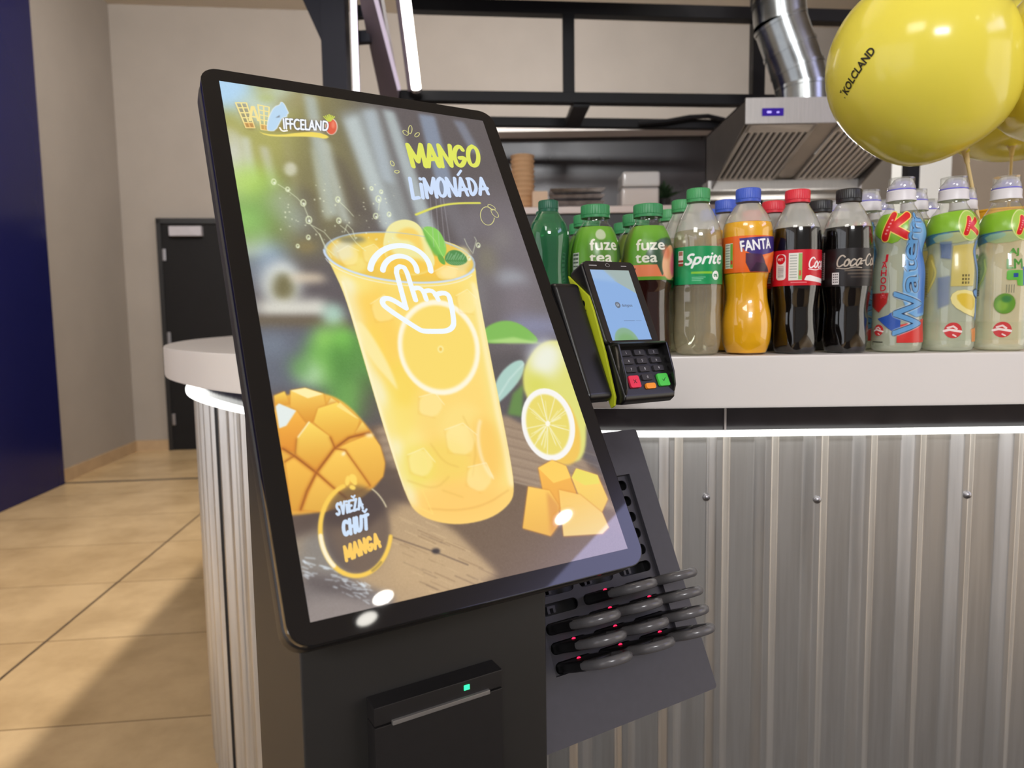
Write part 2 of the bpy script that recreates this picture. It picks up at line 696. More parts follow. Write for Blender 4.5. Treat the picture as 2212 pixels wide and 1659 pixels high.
def chaikin(P, n=2, closed=False):
    P = [tuple(p) for p in P]
    for _ in range(n):
        Q = [] if closed else [P[0]]
        m_ = len(P) if closed else len(P) - 1
        for i in range(m_):
            a, b = P[i], P[(i + 1) % len(P)]
            Q.append((a[0] * .75 + b[0] * .25, a[1] * .75 + b[1] * .25))
            Q.append((a[0] * .25 + b[0] * .75, a[1] * .25 + b[1] * .75))
        if not closed:
            Q.append(P[-1])
        P = Q
    return P


for _k in 'OGCSUDcoal':
    STROKE[_k] = (STROKE[_k][0], [chaikin(l) for l in STROKE[_k][1]])

SCR_W, SCR_H = 298.9, 531.4                 # the lit picture, millimetres


def homography(src, dst):
    A = []
    for (x, y), (u, v) in zip(src, dst):
        A.append([x, y, 1, 0, 0, 0, -u * x, -u * y, -u])
        A.append([0, 0, 0, x, y, 1, -v * x, -v * y, -v])
    H = np.linalg.svd(np.array(A, float))[2][-1].reshape(3, 3)

    def f(P):
        q = np.hstack([P, np.ones((len(P), 1))]) @ H.T
        return q[:, :2] / q[:, 2:]
    return f


def draw_advert():
    """the lemonade picture, drawn flat: the poster's own drawing is laid out on a 2212 wide sheet"""
    T = homography([(472, 178), (1045, 259), (1354.5, 1181), (670.3, 1347.5)],
                   [(0, 0), (SCR_W, 0), (SCR_W, SCR_H), (0, SCR_H)])
    c = Canvas(SCR_W, SCR_H, 3.0, (92, 86, 88), T=T)
    B = 1.1
    # --- out of focus garden
    c.poly([(460, 150), (760, 180), (800, 420), (700, 560), (520, 560)], (128, 122, 84), 1, 60)
    c.poly([(460, 170), (640, 190), (640, 330), (560, 420), (500, 420)], (172, 170, 96), .95, 40)
    c.ell(500, 205, 50, 36, (176, 212, 240), 1, 24)
    c.poly([(520, 215), (610, 190), (660, 205), (580, 270), (520, 270)], (198, 216, 206), .8, 20)
    c.ell(650, 215, 60, 22, (150, 140, 92), .8, 20, rot=-20)
    c.ell(575, 215, 18, 10, (176, 186, 110), .6, 8)
    for P, col, a, b in (
            ([(490, 275), (520, 300), (590, 560), (530, 560)], (206, 208, 196), .9, 12),
            ([(520, 300), (538, 300), (556, 400), (530, 400)], (202, 206, 186), .9, 7),
            ([(560, 320), (578, 320), (600, 410), (580, 410)], (196, 196, 178), .8, 7),
            ([(610, 300), (622, 300), (650, 420), (632, 420)], (160, 154, 110), .6, 9),
            ([(655, 205), (682, 210), (732, 470), (700, 470)], (172, 180, 170), .95, 8),
            ([(690, 300), (712, 310), (760, 490), (735, 480)], (192, 200, 192), .8, 9),
            ([(672, 320), (684, 330), (720, 480), (700, 480)], (178, 182, 160), .7, 8),
            ([(735, 245), (815, 232), (905, 520), (850, 520)], (150, 156, 156), .95, 14),
            ([(742, 260), (772, 250), (860, 500), (825, 500)], (196, 208, 208), .75, 9),
            ([(785, 240), (812, 236), (852, 400), (826, 390)], (178, 190, 198), .7, 8),
            ([(826, 236), (852, 240), (950, 520), (915, 520)], (182, 194, 196), .85, 8),
            ([(905, 245), (940, 250), (985, 420), (950, 420)], (134, 146, 166), .9, 6),
            ([(980, 258), (1003, 262), (1040, 330), (1020, 330)], (128, 134, 150), .8, 6),
            ([(940, 420), (985, 430), (1040, 560), (1010, 560)], (118, 116, 122), .7, 12),
            ([(720, 330), (742, 350), (800, 470), (760, 470)], (84, 76, 74), .6, 12),
            ([(640, 400), (680, 420), (700, 520), (640, 520)], (92, 84, 76), .6, 14)):
        c.poly(P, col, a, b * B)
    c.ell(627, 369, 14, 15, (206, 204, 182), .9, 5)
    c.ell(560, 410, 36, 44, (168, 208, 84), 1, 36)
    c.ell(560, 470, 44, 70, (120, 166, 78), 1, 40)
    c.ell(535, 395, 26, 30, (186, 220, 108), .9, 26)
    c.ell(536, 480, 16, 26, (150, 200, 110), .8, 18)
    c.ell(610, 440, 34, 34, (168, 176, 160), .7, 26)
    c.ell(640, 480, 26, 30, (176, 190, 190), .6, 24)
    c.poly([(540, 560), (600, 520), (640, 600), (560, 640)], (150, 178, 212), .8, 24)
    c.poly([(560, 600), (760, 560), (800, 720), (560, 740)], (92, 86, 90), .8, 40)
    c.ell(662, 537, 20, 13, (136, 122, 82), .9, 9)
    c.ell(607, 618, 44, 50, (218, 222, 216), .95, 16)
    c.ell(612, 628, 24, 34, (116, 110, 76), 1, 12)
    c.ell(665, 605, 40, 10, (226, 208, 180), .9, 12)
    c.poly([(556, 655), (700, 650), (716, 688), (560, 690)], (220, 218, 206), .95, 14)
    c.poly([(556, 690), (740, 688), (760, 712), (560, 715)], (106, 92, 70), 1, 10)
    c.poly([(560, 715), (720, 715), (730, 850), (580, 850)], (98, 104, 116), 1, 20)
    c.ell(592, 750, 20, 26, (140, 156, 174), .7, 24)
    c.ell(720, 685, 24, 26, (178, 214, 196), .9, 14)
    for x, y, rx, ry, col, r in ((720, 760, 60, 40, (104, 170, 78), 0), (760, 820, 60, 90, (96, 156, 74), 10), (690, 800, 40, 40, (126, 190, 88), 0),
                                 (740, 740, 28, 34, (128, 204, 84), 0), (700, 735, 22, 26, (150, 214, 96), 0), (668, 812, 26, 22, (208, 234, 204), 0),
                                 (650, 800, 20, 24, (90, 150, 70), 0), (772, 770, 22, 40, (86, 140, 66), 0), (800, 860, 40, 46, (84, 112, 66), 0),
                                 (735, 790, 18, 50, (78, 134, 60), -10), (758, 865, 26, 40, (112, 170, 84), 0)):
        c.ell(x, y, rx, ry, col, .85, 18, rot=r)
    c.poly([(780, 860), (850, 830), (860, 930), (790, 930)], (92, 84, 84), .8, 24)
    # --- right half: dim street
    c.poly([(1010, 420), (1110, 420), (1230, 720), (1060, 760)], (116, 110, 116), .9, 60)
    for x, y, rx, ry, col in ((1105, 600, 36, 14, (190, 200, 210)), (1052, 560, 20, 34, (134, 130, 106)), (1120, 650, 26, 40, (124, 116, 124)),
                              (1150, 705, 60, 22, (144, 150, 186)), (1030, 640, 20, 60, (130, 128, 130)), (1085, 515, 20, 26, (130, 126, 124)),
                              (1170, 760, 30, 40, (120, 122, 150)), (1020, 480, 20, 30, (122, 118, 124))):
        c.ell(x, y, rx, ry, col, .7, 22)
    c.poly([(1050, 770), (1130, 760), (1150, 900), (1090, 905)], (84, 80, 84), .9, 14)
    # --- wooden table
    wood = [(560, 1010), (800, 925), (1095, 905), (1290, 1010), (1400, 1200), (640, 1400)]
    c.poly(wood, (118, 96, 78), 1, 6)
    c.poly([(815, 925), (1095, 898), (1260, 990), (1330, 1100), (1110, 1040), (830, 1010)], (158, 136, 114), 1, 6)
    for y0 in range(6):
        yy = 920 + y0 * 20
        c.stroke([(1090, yy), (1180, yy + 22), (1300, yy + 62)], .7, (112, 92, 76), .7, 2)
        c.stroke([(1095, yy + 7), (1200, yy + 34), (1310, yy + 70)], .5, (196, 176, 150), .6, 2)
        c.stroke([(800, yy + 6), (860, yy), (900, yy + 2)], .9, (104, 88, 72), .6, 3)
        c.stroke([(810, yy + 15), (880, yy + 10)], .7, (190, 170, 146), .6, 3)
    c.poly([(620, 1085), (800, 1010), (880, 1080), (900, 1240), (640, 1290)], (96, 80, 72), .9, 10)
    c.poly([(1100, 1035), (1215, 1070), (1370, 1170), (1380, 1220), (1065, 1262), (900, 1110), (1000, 1140)], (112, 92, 74), 1, 5)
    c.stroke([(1110, 1040), (1160, 1052), (1220, 1082)], 1.0, (208, 190, 166), .8, 2)
    c.poly([(640, 1172), (700, 1130), (790, 1150), (845, 1080), (905, 1098), (985, 1150), (1075, 1240), (940, 1300), (800, 1330), (655, 1290)], (184, 156, 120), 1, 7)
    c.poly([(840, 1180), (960, 1160), (1060, 1240), (940, 1290), (850, 1260)], (196, 166, 126), .8, 16)
    c.poly([(643, 1160), (700, 1140), (760, 1250), (740, 1300), (650, 1250)], (132, 128, 124), .9, 14)
    c.poly([(655, 1238), (740, 1246), (850, 1290), (850, 1330), (665, 1380)], (124, 116, 114), 1, 8)
    c.poly([(655, 1245), (760, 1262), (800, 1290), (760, 1300), (662, 1270)], (92, 84, 84), .9, 10)
    c.poly([(664, 1300), (740, 1290), (830, 1310), (820, 1350), (672, 1380)], (146, 136, 132), .9, 10)
    rnd = random.Random(5)
    for k in range(70):                            # grain
        x, y = rnd.uniform(820, 1080), rnd.uniform(1110, 1290)
        if y - 1105 > (x - 880) * .95 + 130 or x > 900 and y < 1105 + (x - 900) * .86:
            continue
        l = rnd.uniform(18, 60)
        c.stroke([(x, y), (x + l, y + l * .42)], rnd.uniform(.3, .8), rnd.choice([(120, 92, 64), (226, 198, 152), (96, 76, 60)]), .5, 1.5)
    for k in range(60):
        x = rnd.uniform(650, 830)
        y = 1225 + (x - 650) * .42 + rnd.uniform(-22, 22)
        c.stroke([(x, y), (x + rnd.uniform(4, 22), y + rnd.uniform(0, 8))], rnd.uniform(.4, 1.1), (222, 232, 240), .75, 1.2)
    c.stroke([(840, 1160), (900, 1180), (945, 1195), (1010, 1220)], .9, (88, 72, 62), .8, 1.5)
    c.ell(941, 1191, 9, 6, (46, 42, 48), .9, 2)
    c.noise(.005, 1, 1, 3)
    # --- cut mango on the left
    c.poly(chaikin([(815, 980), (840, 1005), (880, 1040), (870, 1090), (830, 1120), (760, 1130), (640, 1170), (640, 1120)], 2), (86, 72, 66), .75, 12)
    body = chaikin([(585, 870), (630, 855), (690, 850), (745, 870), (800, 930), (829, 985), (832, 1020), (815, 1050), (775, 1085), (720, 1106), (640, 1118), (600, 1118)], 2, True)
    c.poly(body, (240, 186, 74), 1, 2, grad=(226, 166, 66))

    c.clip_to(None)

    def cube(face, top=None, col=(250, 208, 92), low=(228, 152, 50), tcol=(255, 238, 170)):
        c.poly(face, (206, 124, 34), .55, 2.5, bold=2.0)
        c.poly(face, tuple(min(255, v + 10) for v in col), 1, 1.0, grad=tuple(v - 8 for v in low))
        if top:
            c.poly(top, tcol, 1, 1.4)
    Z = lambda *p: [(580 + x / 5.184, 820 + y / 5.184) for x, y in p]
    cube(Z((60, 210), (180, 160), (240, 300), (70, 330)), None, (252, 216, 92))
    cube(Z((245, 150), (410, 120), (615, 185), (640, 310), (500, 500), (420, 500), (245, 330)), Z((245, 150), (410, 120), (615, 185), (440, 235)))
    cube(Z((650, 310), (700, 225), (780, 275), (760, 330)), None, (255, 230, 140))
    cube(Z((555, 345), (770, 275), (1020, 470), (980, 620), (745, 790), (690, 660), (505, 500)), Z((760, 320), (800, 275), (1020, 465), (960, 440)), (250, 212, 88), (232, 160, 54), (255, 226, 130))
    cube(Z((970, 610), (1050, 490), (1130, 600), (1000, 660)), None, (252, 220, 110))
    cube(Z((80, 310), (310, 370), (420, 520), (300, 840), (150, 800)), None, (246, 184, 66), (230, 146, 48))
    c.poly(Z((80, 330), (115, 295), (310, 375), (200, 545), (120, 575)), (228, 236, 232), 1, 1.5)
    cube(Z((315, 690), (455, 495), (690, 660), (735, 790), (535, 1050), (300, 850)), None, (252, 214, 92), (230, 156, 54))
    cube(Z((755, 790), (1150, 620), (1250, 760), (1300, 950), (1280, 1100), (1150, 1220), (1040, 1070), (860, 810)), None, (246, 196, 78), (232, 170, 66))
    cube(Z((555, 1060), (745, 800), (860, 815), (1040, 1070), (1130, 1200), (870, 1340), (720, 1230)), None, (248, 200, 82), (236, 174, 68))
    cube(Z((190, 950), (280, 880), (520, 1070), (370, 1480), (260, 1480)), None, (242, 186, 70), (228, 164, 62))
    cube(Z((370, 1480), (540, 1075), (720, 1230), (870, 1350), (640, 1500)), None, (242, 190, 76), (232, 176, 72))
    for P, w in ((((160, 800), (290, 880), (535, 1065), (735, 795), (900, 670), (1130, 610)), 3.2), (((535, 1065), (430, 1270), (360, 1480)), 3.0),
                 (((535, 1065), (720, 1225), (870, 1345)), 2.4), (((745, 790), (690, 665)), 2.0), (((860, 815), (1045, 1070), (1140, 1205)), 1.6),
                 (((290, 880), (180, 950)), 1.6), (((300, 860), (315, 690)), 1.2), (((745, 790), (860, 812)), 1.4)):
        c.stroke(Z(*P), w, (196, 112, 30), .75, 3)
        c.stroke(Z(*P), w * .4, (140, 74, 20), .7, 1.2)
    c.stroke(Z((330, 670), (455, 500)), 1.2, (255, 250, 214), .8, 1.5)
    c.ell(*Z((1130, 640))[0], 9, 4, (255, 250, 220), .7, 3)
    c.ell(*Z((840, 850))[0], 5, 3, (255, 252, 230), .9, 2, rot=-50)
    c.clip_to(None)
    # --- lemon and leaves on the right
    c.poly(chaikin([(1030, 735), (1050, 705), (1090, 690), (1130, 700), (1175, 742), (1110, 738), (1060, 744)], 2, True), (126, 186, 86), 1, 2)
    c.poly([(1045, 738), (1110, 728), (1172, 741), (1100, 742)], (178, 216, 130), .9, 3)
    c.poly(chaikin([(1062, 860), (1075, 812), (1108, 780), (1135, 776), (1130, 812), (1100, 850), (1066, 880)], 2, True), (170, 206, 196), 1, 2)
    c.stroke([(1070, 868), (1100, 820), (1132, 785)], .8, (232, 244, 238), .8, 2)
    c.poly([(1108, 850), (1130, 830), (1128, 900), (1096, 895)], (98, 142, 70), .9, 4)
    c.poly(chaikin([(1140, 775), (1165, 742), (1195, 732), (1230, 740), (1262, 860), (1268, 960), (1250, 1000), (1215, 985), (1135, 860), (1128, 810)], 2, True), (222, 220, 120), 1, 3)
    c.ell(1178, 775, 34, 40, (238, 240, 232), .9, 18, rot=20)
    c.ell(1160, 830, 26, 24, (214, 214, 84), .7, 18)
    c.poly(chaikin([(1180, 840), (1225, 860), (1252, 920), (1255, 975), (1235, 1005), (1200, 1000), (1150, 950)], 2, True), (240, 196, 84), 1, 3)
    c.ell(1184, 916, 57, 79, (246, 244, 240), 1, 1.5, rot=-12)
    c.ell(1183, 916, 46, 66, (232, 216, 106), 1, 2, rot=-12)
    for k in range(26):
        a = rnd.uniform(0, 2 * PI)
        l0, l1 = rnd.uniform(.1, .3), rnd.uniform(.6, .95)
        x, y = math.cos(a) * 45, math.sin(a) * 64
        c.stroke([(1183 + x * l0, 915 + y * l0), (1183 + x * l1, 915 + y * l1)], .55, (250, 248, 226), .75, 1)
    for k in range(9):
        a = 2 * PI * k / 9 + .2
        x, y = math.cos(a) * 47, math.sin(a) * 67
        c.stroke([(1183, 915), (1183 + x, 915 + y)], .7, (250, 248, 236), .9, 1)
    c.ell(1183, 914, 5, 6, (250, 246, 230), 1, 1)
    cube([(1162, 1010), (1192, 993), (1222, 1005), (1244, 1062), (1215, 1110), (1172, 1060)], [(1162, 1010), (1192, 993), (1222, 1005), (1232, 1030), (1195, 1042)], (242, 178, 66), (238, 170, 64), (250, 206, 90))
    cube([(1234, 1030), (1244, 1010), (1290, 1024), (1312, 1075), (1296, 1110), (1250, 1070)], [(1234, 1030), (1244, 1010), (1290, 1024), (1294, 1042), (1262, 1046)], (246, 206, 90), (244, 200, 92), (236, 220, 92))
    cube([(1128, 1140), (1140, 1050), (1186, 1058), (1206, 1090), (1206, 1130), (1188, 1156)], None, (248, 196, 84), (240, 184, 78))
    c.poly([(1180, 1060), (1206, 1090), (1206, 1130), (1188, 1156)], (224, 156, 70), .9, 4)
    cube([(1206, 1056), (1252, 1066), (1300, 1105), (1314, 1136), (1300, 1150), (1216, 1156)], None, (240, 190, 84), (244, 214, 140))
    # --- the beaker
    out = [(700, 545), (716, 580), (745, 640), (780, 760), (830, 930), (880, 1085), (905, 1115), (950, 1131), (1000, 1134), (1060, 1120), (1100, 1090), (1112, 1060), (1100, 980),
           (1075, 850), (1050, 720), (1030, 610), (1028, 571), (1000, 530), (900, 508), (800, 505), (730, 520)]
    out = chaikin(out, 2, True)
    c.poly(out, (250, 228, 124), 1, 1.5, grad=(252, 208, 112))
    c.clip_to(out)
    c.poly([(735, 600), (800, 620), (900, 900), (950, 1080), (880, 1060), (800, 830)], (248, 234, 146), .8, 22)
    c.poly([(730, 590), (765, 610), (850, 900), (905, 1100), (880, 1085), (775, 740)], (246, 240, 200), .9, 9)
    c.poly([(1000, 620), (1028, 600), (1062, 770), (1110, 1040), (1085, 1060), (1040, 800)], (246, 224, 130), .8, 12)
    c.poly([(1018, 610), (1028, 612), (1060, 780), (1112, 1050), (1100, 1050), (1050, 790)], (252, 240, 190), .8, 5)
    c.poly([(760, 640), (830, 620), (880, 760), (840, 840), (790, 740)], (250, 204, 84), .8, 18)
    c.poly([(800, 620), (1000, 620), (1010, 660), (860, 680)], (246, 212, 100), .7, 14)
    for x, y, rx, ry, col, r in ((925, 900, 60, 34, (248, 216, 118), 10), (860, 905, 40, 50, (248, 222, 110), 20), (1000, 930, 50, 60, (250, 224, 132), 0),
                                 (960, 1000, 60, 50, (244, 212, 96), 0), (900, 1010, 40, 46, (240, 220, 96), 0), (1050, 970, 34, 70, (248, 198, 92), -10),
                                 (990, 1080, 90, 40, (252, 202, 104), 0), (815, 760, 22, 60, (250, 214, 90), -16), (870, 830, 34, 50, (246, 212, 80), -10)):
        c.ell(x, y, rx, ry, col, .7, 14, rot=r)
    for P in (((930, 960), (958, 1000), (990, 1010)), ((880, 1040), (940, 1060), (970, 1030)), ((1000, 900), (1030, 960), (1020, 1030)), ((955, 1060), (1000, 1075))):
        c.stroke(chaikin(P), .8, (214, 168, 66), .6, 2.5)
    c.poly(chaikin([(770, 690), (800, 720), (845, 800), (862, 850), (850, 835), (800, 780), (770, 720)], 2, True), (250, 236, 170), .85, 3)
    c.ell(948, 752, 88, 104, (254, 246, 222), .97, 2, rot=-14)
    c.ell(948, 752, 78, 92, (248, 218, 108), 1, 3, rot=-14)
    c.ell(952, 756, 7, 8, (250, 232, 150), 1, 1.5)
    c.ell(952, 756, 3, 4, (240, 196, 80), 1, 1)
    c.ring(1075, 965, 40, 80, 3.0, (252, 238, 200), .7, 130, 230, 3, rot=-12)
    c.stroke(chaikin([(925, 1100), (990, 1104), (1050, 1090), (1098, 1058)]), .8, (216, 156, 66), .7, 2)
    c.stroke([(905, 1098), (935, 1112), (912, 1060)], .8, (255, 220, 120), .8, 1.5)
    c.clip_to(None)
    # mouth of the beaker
    rim = lambda k: [(864 + 164 * k * math.cos(t) + 13 * k * math.sin(t) * 0, 558 + (53 * math.sin(t) + 14 * math.cos(t)) * k) for t in np.linspace(0, 2 * PI, 60, endpoint=False)]
    c.poly(rim(1.0), (170, 186, 204), .9, 1.5)
    c.poly(rim(.97), (236, 196, 78), 1, 2)
    for x, y, rx, ry, col, r in ((745, 545, 30, 22, (226, 224, 196), 0), (790, 545, 30, 26, (242, 214, 100), 20), (770, 575, 24, 18, (246, 226, 130), 0), (830, 560, 24, 30, (250, 206, 80), 0),
                                 (950, 575, 60, 24, (248, 198, 74), 0), (980, 590, 30, 16, (250, 224, 150), 0), (900, 520, 40, 16, (200, 196, 170), 0), (760, 520, 30, 8, (120, 122, 104), 0),
                                 (1000, 560, 18, 26, (232, 216, 150), 0)):
        c.ell(x, y, rx, ry, col, .85, 6, rot=r)
    c.poly(chaikin([(826, 545), (832, 500), (850, 480), (880, 474), (908, 486), (930, 530), (945, 580), (900, 600), (850, 590)], 2, True), (240, 232, 160), 1, 1.5)
    c.poly(chaikin([(852, 508), (880, 490), (905, 500), (918, 545), (915, 560), (890, 520), (862, 520)], 2, True), (246, 208, 96), .9, 4)
    c.poly(chaikin([(840, 520), (850, 560), (920, 560), (940, 590), (860, 600), (830, 570)], 2, True), (246, 196, 64), .85, 6)
    pts = rim(1.0)
    c.stroke(pts[2:31], 2.2, (206, 222, 244), .95, 1.2)
    c.stroke(pts[30:59], 1.0, (176, 196, 216), .8, 1.0)
    c.stroke([(x, y + 7) for x, y in pts[3:29]], .8, (240, 246, 252), .9, 1)
    # ice and crushed fruit at the top, clear edges of the beaker
    for P in ([(728, 548), (752, 534), (776, 545), (770, 575), (742, 578)], [(782, 540), (808, 530), (828, 548), (816, 572), (788, 570)], [(938, 588), (962, 575), (990, 582), (984, 604), (950, 606)],
              [(800, 660), (830, 640), (858, 660), (850, 694), (812, 700)], [(985, 640), (1010, 626), (1030, 645), (1024, 680), (994, 676)], [(905, 860), (940, 850), (960, 876), (940, 905), (904, 896)],
              [(960, 930), (1000, 915), (1030, 940), (1016, 985), (968, 980)], [(880, 985), (915, 970), (940, 1000), (920, 1034), (886, 1024)], [(1010, 1010), (1050, 1000), (1066, 1035), (1040, 1066), (1006, 1050)]):
        c.poly(chaikin(P, 1, True), (255, 240, 176), .42, 2.5)
        c.stroke(P[:3], .8, (255, 250, 222), .55, 1.2)
        c.stroke(P[3:] + P[:1], .7, (226, 172, 64), .45, 1.6)
    c.clip_to(out)
    c.stroke([(740, 612), (776, 735), (824, 900), (872, 1060)], 1.6, (255, 250, 226), .75, 2)
    c.stroke([(1030, 625), (1052, 725), (1078, 850), (1106, 1010)], 1.2, (255, 250, 220), .7, 2)
    c.stroke([(768, 700), (806, 830), (850, 980)], 2.6, (255, 246, 206), .4, 4)
    c.clip_to(None)
    # mint
    c.poly(chaikin([(911, 489), (945, 492), (962, 520), (966, 545), (958, 560), (938, 548), (922, 520)], 2, True), (136, 206, 92), 1, 1.2)
    c.poly([(911, 489), (958, 560), (938, 552), (920, 520)], (104, 176, 72), .8, 3)
    c.stroke([(913, 491), (940, 520), (960, 560)], .5, (206, 240, 150), .9, 1)
    c.poly(chaikin([(958, 560), (972, 540), (996, 542), (1014, 562), (1000, 574), (972, 574)], 2, True), (78, 140, 76), 1, 1.2)
    for k in range(8):
        c.stroke([(965 + k * 5, 562), (972 + k * 5, 546 + (k % 3) * 3)], .5, (206, 236, 206), .8, .8)
        c.stroke([(966 + k * 5, 566), (974 + k * 5, 572)], .5, (200, 232, 200), .6, .8)
    c.poly(chaikin([(945, 548), (960, 556), (964, 576), (948, 566)], 2, True), (104, 170, 66), 1, 1.5)
    # splashes
    for x, y, r in ((591, 397, 6), (621, 413, 5), (655, 442, 7), (667, 479, 8), (730, 434, 6), (732, 480, 6), (803, 409, 4), (818, 432, 7), (812, 469, 6), (841, 465, 5), (824, 416, 4), (666, 517, 5), (643, 536, 4), (1014, 558, 5), (1034, 530, 5)):
        c.ring(x, y, r * .75, r, 1.1, (232, 240, 196), .95, blur=.8)
        c.ell(x + 1, y + 2, r * .35, r * .4, (250, 255, 236), .9, .8)
    for P in (((667, 485), (690, 510), (705, 540), (722, 555)), ((672, 490), (700, 505), (730, 540)), ((690, 508), (702, 538), (716, 560)), ((735, 490), (748, 500), (770, 528), (790, 545)), ((744, 505), (750, 488), (762, 500), (768, 520)),
              ((600, 402), (616, 412), (640, 430), (655, 445), (668, 478)), ((735, 440), (752, 456), (764, 470)), ((1020, 545), (1010, 530), (1004, 516)), ((1022, 548), (1030, 520), (1026, 512)), ((820, 440), (818, 456))):
        c.stroke(P, .7, (236, 242, 206), .8, .8)
    for k in range(60):
        x, y = rnd.uniform(600, 860), rnd.uniform(400, 530)
        c.ell(x, y, rnd.uniform(.8, 2), rnd.uniform(.8, 2.4), (236, 238, 206), .75, .7)
    # thin pour lines
    for x0, x1 in ((930, 938), (942, 950), (952, 962), (958, 974)):
        c.stroke([(x0, 425), (x1, 535)], .45, (206, 206, 214), .7, .8)
    # --- type
    c.brush('MANGO', [(881, 312), (1034, 315), (1037, 358), (892, 360)], 5.6, (222, 228, 92))
    c.brush('LiMONADA', [(886, 386), (1050, 384), (1056, 418), (892, 430)], 4.4, (204, 222, 250))
    c.stroke([(990, 378), (997, 368)], 3.0, (204, 222, 250))
    c.stroke(chaikin([(899, 465), (945, 446), (985, 439), (1038, 438)]), 2.6, (222, 220, 92), 1, .6)
    for cx, cy, rx, ry, r in ((877, 287, 4, 7, -50), (887, 280, 4, 9, 5), (902, 291, 3.5, 6, 50), (848, 354, 3.5, 6, -30), (858, 372, 5, 3, 0)):
        c.ring(cx, cy, rx, ry, .9, (232, 228, 140), .9, rot=r)
    c.ring(1054, 466, 15, 20, .9, (226, 222, 140), .95, 20, 330, rot=-10)
    c.ring(1063, 447, 9, 4, .8, (226, 222, 140), .95, rot=30)
    c.ring(1070, 460, 11, 5, .8, (226, 222, 140), .95, rot=50)
    # --- touch sign
    wht = (240, 248, 255)
    Q = lambda *p: [(660 + x / 3.771, 420 + y / 3.771) for x, y in p]
    c.stroke(Q(*[(775 + 247 * math.cos(t), 640 - 216 * math.sin(t) - 30 * math.cos(t) * 0) for t in np.linspace(PI * .97, 0.05, 30)]), 6.2, wht)
    c.stroke(Q(*[(770 + 140 * math.cos(t), 640 - 130 * math.sin(t)) for t in np.linspace(PI * .97, 0.05, 24)]), 5.8, wht)
    hand = [(815, 925), (742, 640), (750, 603), (775, 592), (805, 600), (828, 640), (880, 770), (900, 865)]
    c.stroke(Q((818, 930), (742, 645), (745, 612), (772, 594), (806, 604), (828, 645), (898, 868)), 5.4, wht)
    c.stroke(Q(*chaikin([(880, 775), (920, 765), (960, 790), (985, 862)])), 5.2, wht)
    c.stroke(Q(*chaikin([(965, 800), (1005, 785), (1050, 800), (1082, 862)])), 5.2, wht)
    c.stroke(Q(*chaikin([(1060, 825), (1110, 805), (1165, 815), (1185, 880), (1212, 1040), (1200, 1090), (1150, 1120), (1050, 1122), (960, 1122), (920, 1105), (655, 935), (622, 890), (640, 855), (700, 860), (820, 935)])), 5.6, wht)
    # --- shop logo: waffle W and A, pale animal shape standing as the second A, strawberry
    G = lambda *p: [(470 + x / 5.144, 180 + y / 5.144) for x, y in p]
    wf, wd = (244, 226, 150), (110, 74, 40)
    c.poly(G((190, 240), (320, 240), (420, 500), (390, 540), (310, 530)), wd, .35, 4)
    quads = (((195, 235), (315, 235), (408, 512), (312, 512)), ((445, 255), (570, 280), (560, 540), (480, 530)))
    for a_, b_, d_, e_ in quads:
        L = lambda p, q, t: (p[0] + (q[0] - p[0]) * t, p[1] + (q[1] - p[1]) * t)
        for t in (0, .5, 1):
            c.stroke(G(L(a_, b_, t), L(e_, d_, t)), 1.5, wf)
        for t in np.linspace(0, 1, 6):
            c.stroke(G(L(a_, e_, t), L(b_, d_, t)), 1.5, wf)
        c.poly(G(L(a_, e_, .8), L(b_, d_, .8), d_, e_), (214, 142, 70), .55, 1)
    c.stroke(G((355, 430), (378, 280), (395, 278), (450, 430)), 2.6, wf)
    c.stroke(G((362, 385), (440, 395)), 2.0, wf)
    c.poly(G((1320 - 600, 410), (1240, 430), (1240, 560), (690, 550), (560, 560)), (120, 84, 50), .35, 6)
    c.poly(G(*chaikin([(545, 520), (560, 420), (600, 320), (640, 270), (690, 255), (705, 213), (740, 245), (770, 310), (788, 345), (765, 360), (770, 385), (720, 392), (700, 420), (640, 545), (560, 545)], 1, True)), (250, 252, 255), 1, .6, bold=1.0)
    c.poly(G(*chaikin([(545, 520), (560, 420), (600, 320), (640, 270), (690, 255), (705, 213), (740, 245), (770, 310), (788, 345), (765, 360), (770, 385), (720, 392), (700, 420), (640, 545), (560, 545)], 1, True)), (186, 216, 240), 1, .6)
    c.poly(G((640, 400), (690, 365), (685, 392)), (120, 130, 140), 1, .6)
    c.ell(*G((1265, 490))[0], 13.5, 18, (238, 226, 214), 1, .8)
    c.ell(*G((1265, 492))[0], 11.5, 16.5, (222, 92, 64), 1, 1.2)
    c.ell(*G((1285, 470))[0], 4, 8, (240, 140, 110), .8, 2.5)
    for k in range(7):
        c.stroke(G((1240 + (k - 3) * 4, 430), (1180 + k * 20, 355 + abs(k - 3) * 8)), 1.4, (196, 206, 80), 1, .5)
    c.text('IFFCELAND', [G((722, 392))[0], G((1235, 420))[0], G((1228, 540))[0], G((734, 526))[0]], (86, 88, 96), bold=3.6)
    c.text('IFFCELAND', [G((722, 392))[0], G((1235, 420))[0], G((1228, 540))[0], G((734, 526))[0]], (242, 246, 252), bold=.8)
    c.stroke(G(*chaikin([(690, 510), (715, 550), (770, 540)])), 2.0, (250, 246, 236))
    c.poly(G(*chaikin([(440, 545), (520, 580), (700, 590), (900, 560), (1100, 550), (1250, 600), (1200, 632), (1100, 610), (900, 605), (700, 612), (530, 600)], 1, True)), (240, 214, 90), 1, .8, grad=(240, 222, 110))
    # --- badge bottom left
    J = lambda *p: [(660 + x / 5.185, 960 + y / 5.185) for x, y in p]
    c.ell(771, 1148, 72, 96, (70, 58, 58), .62, 5, rot=-4)
    gold = (248, 204, 84)
    arc = lambda a0, a1, n=30: J(*[(560 + 395 * math.cos(t) , 970 + 515 * math.sin(t)) for t in np.radians(np.linspace(a0, a1, n))])
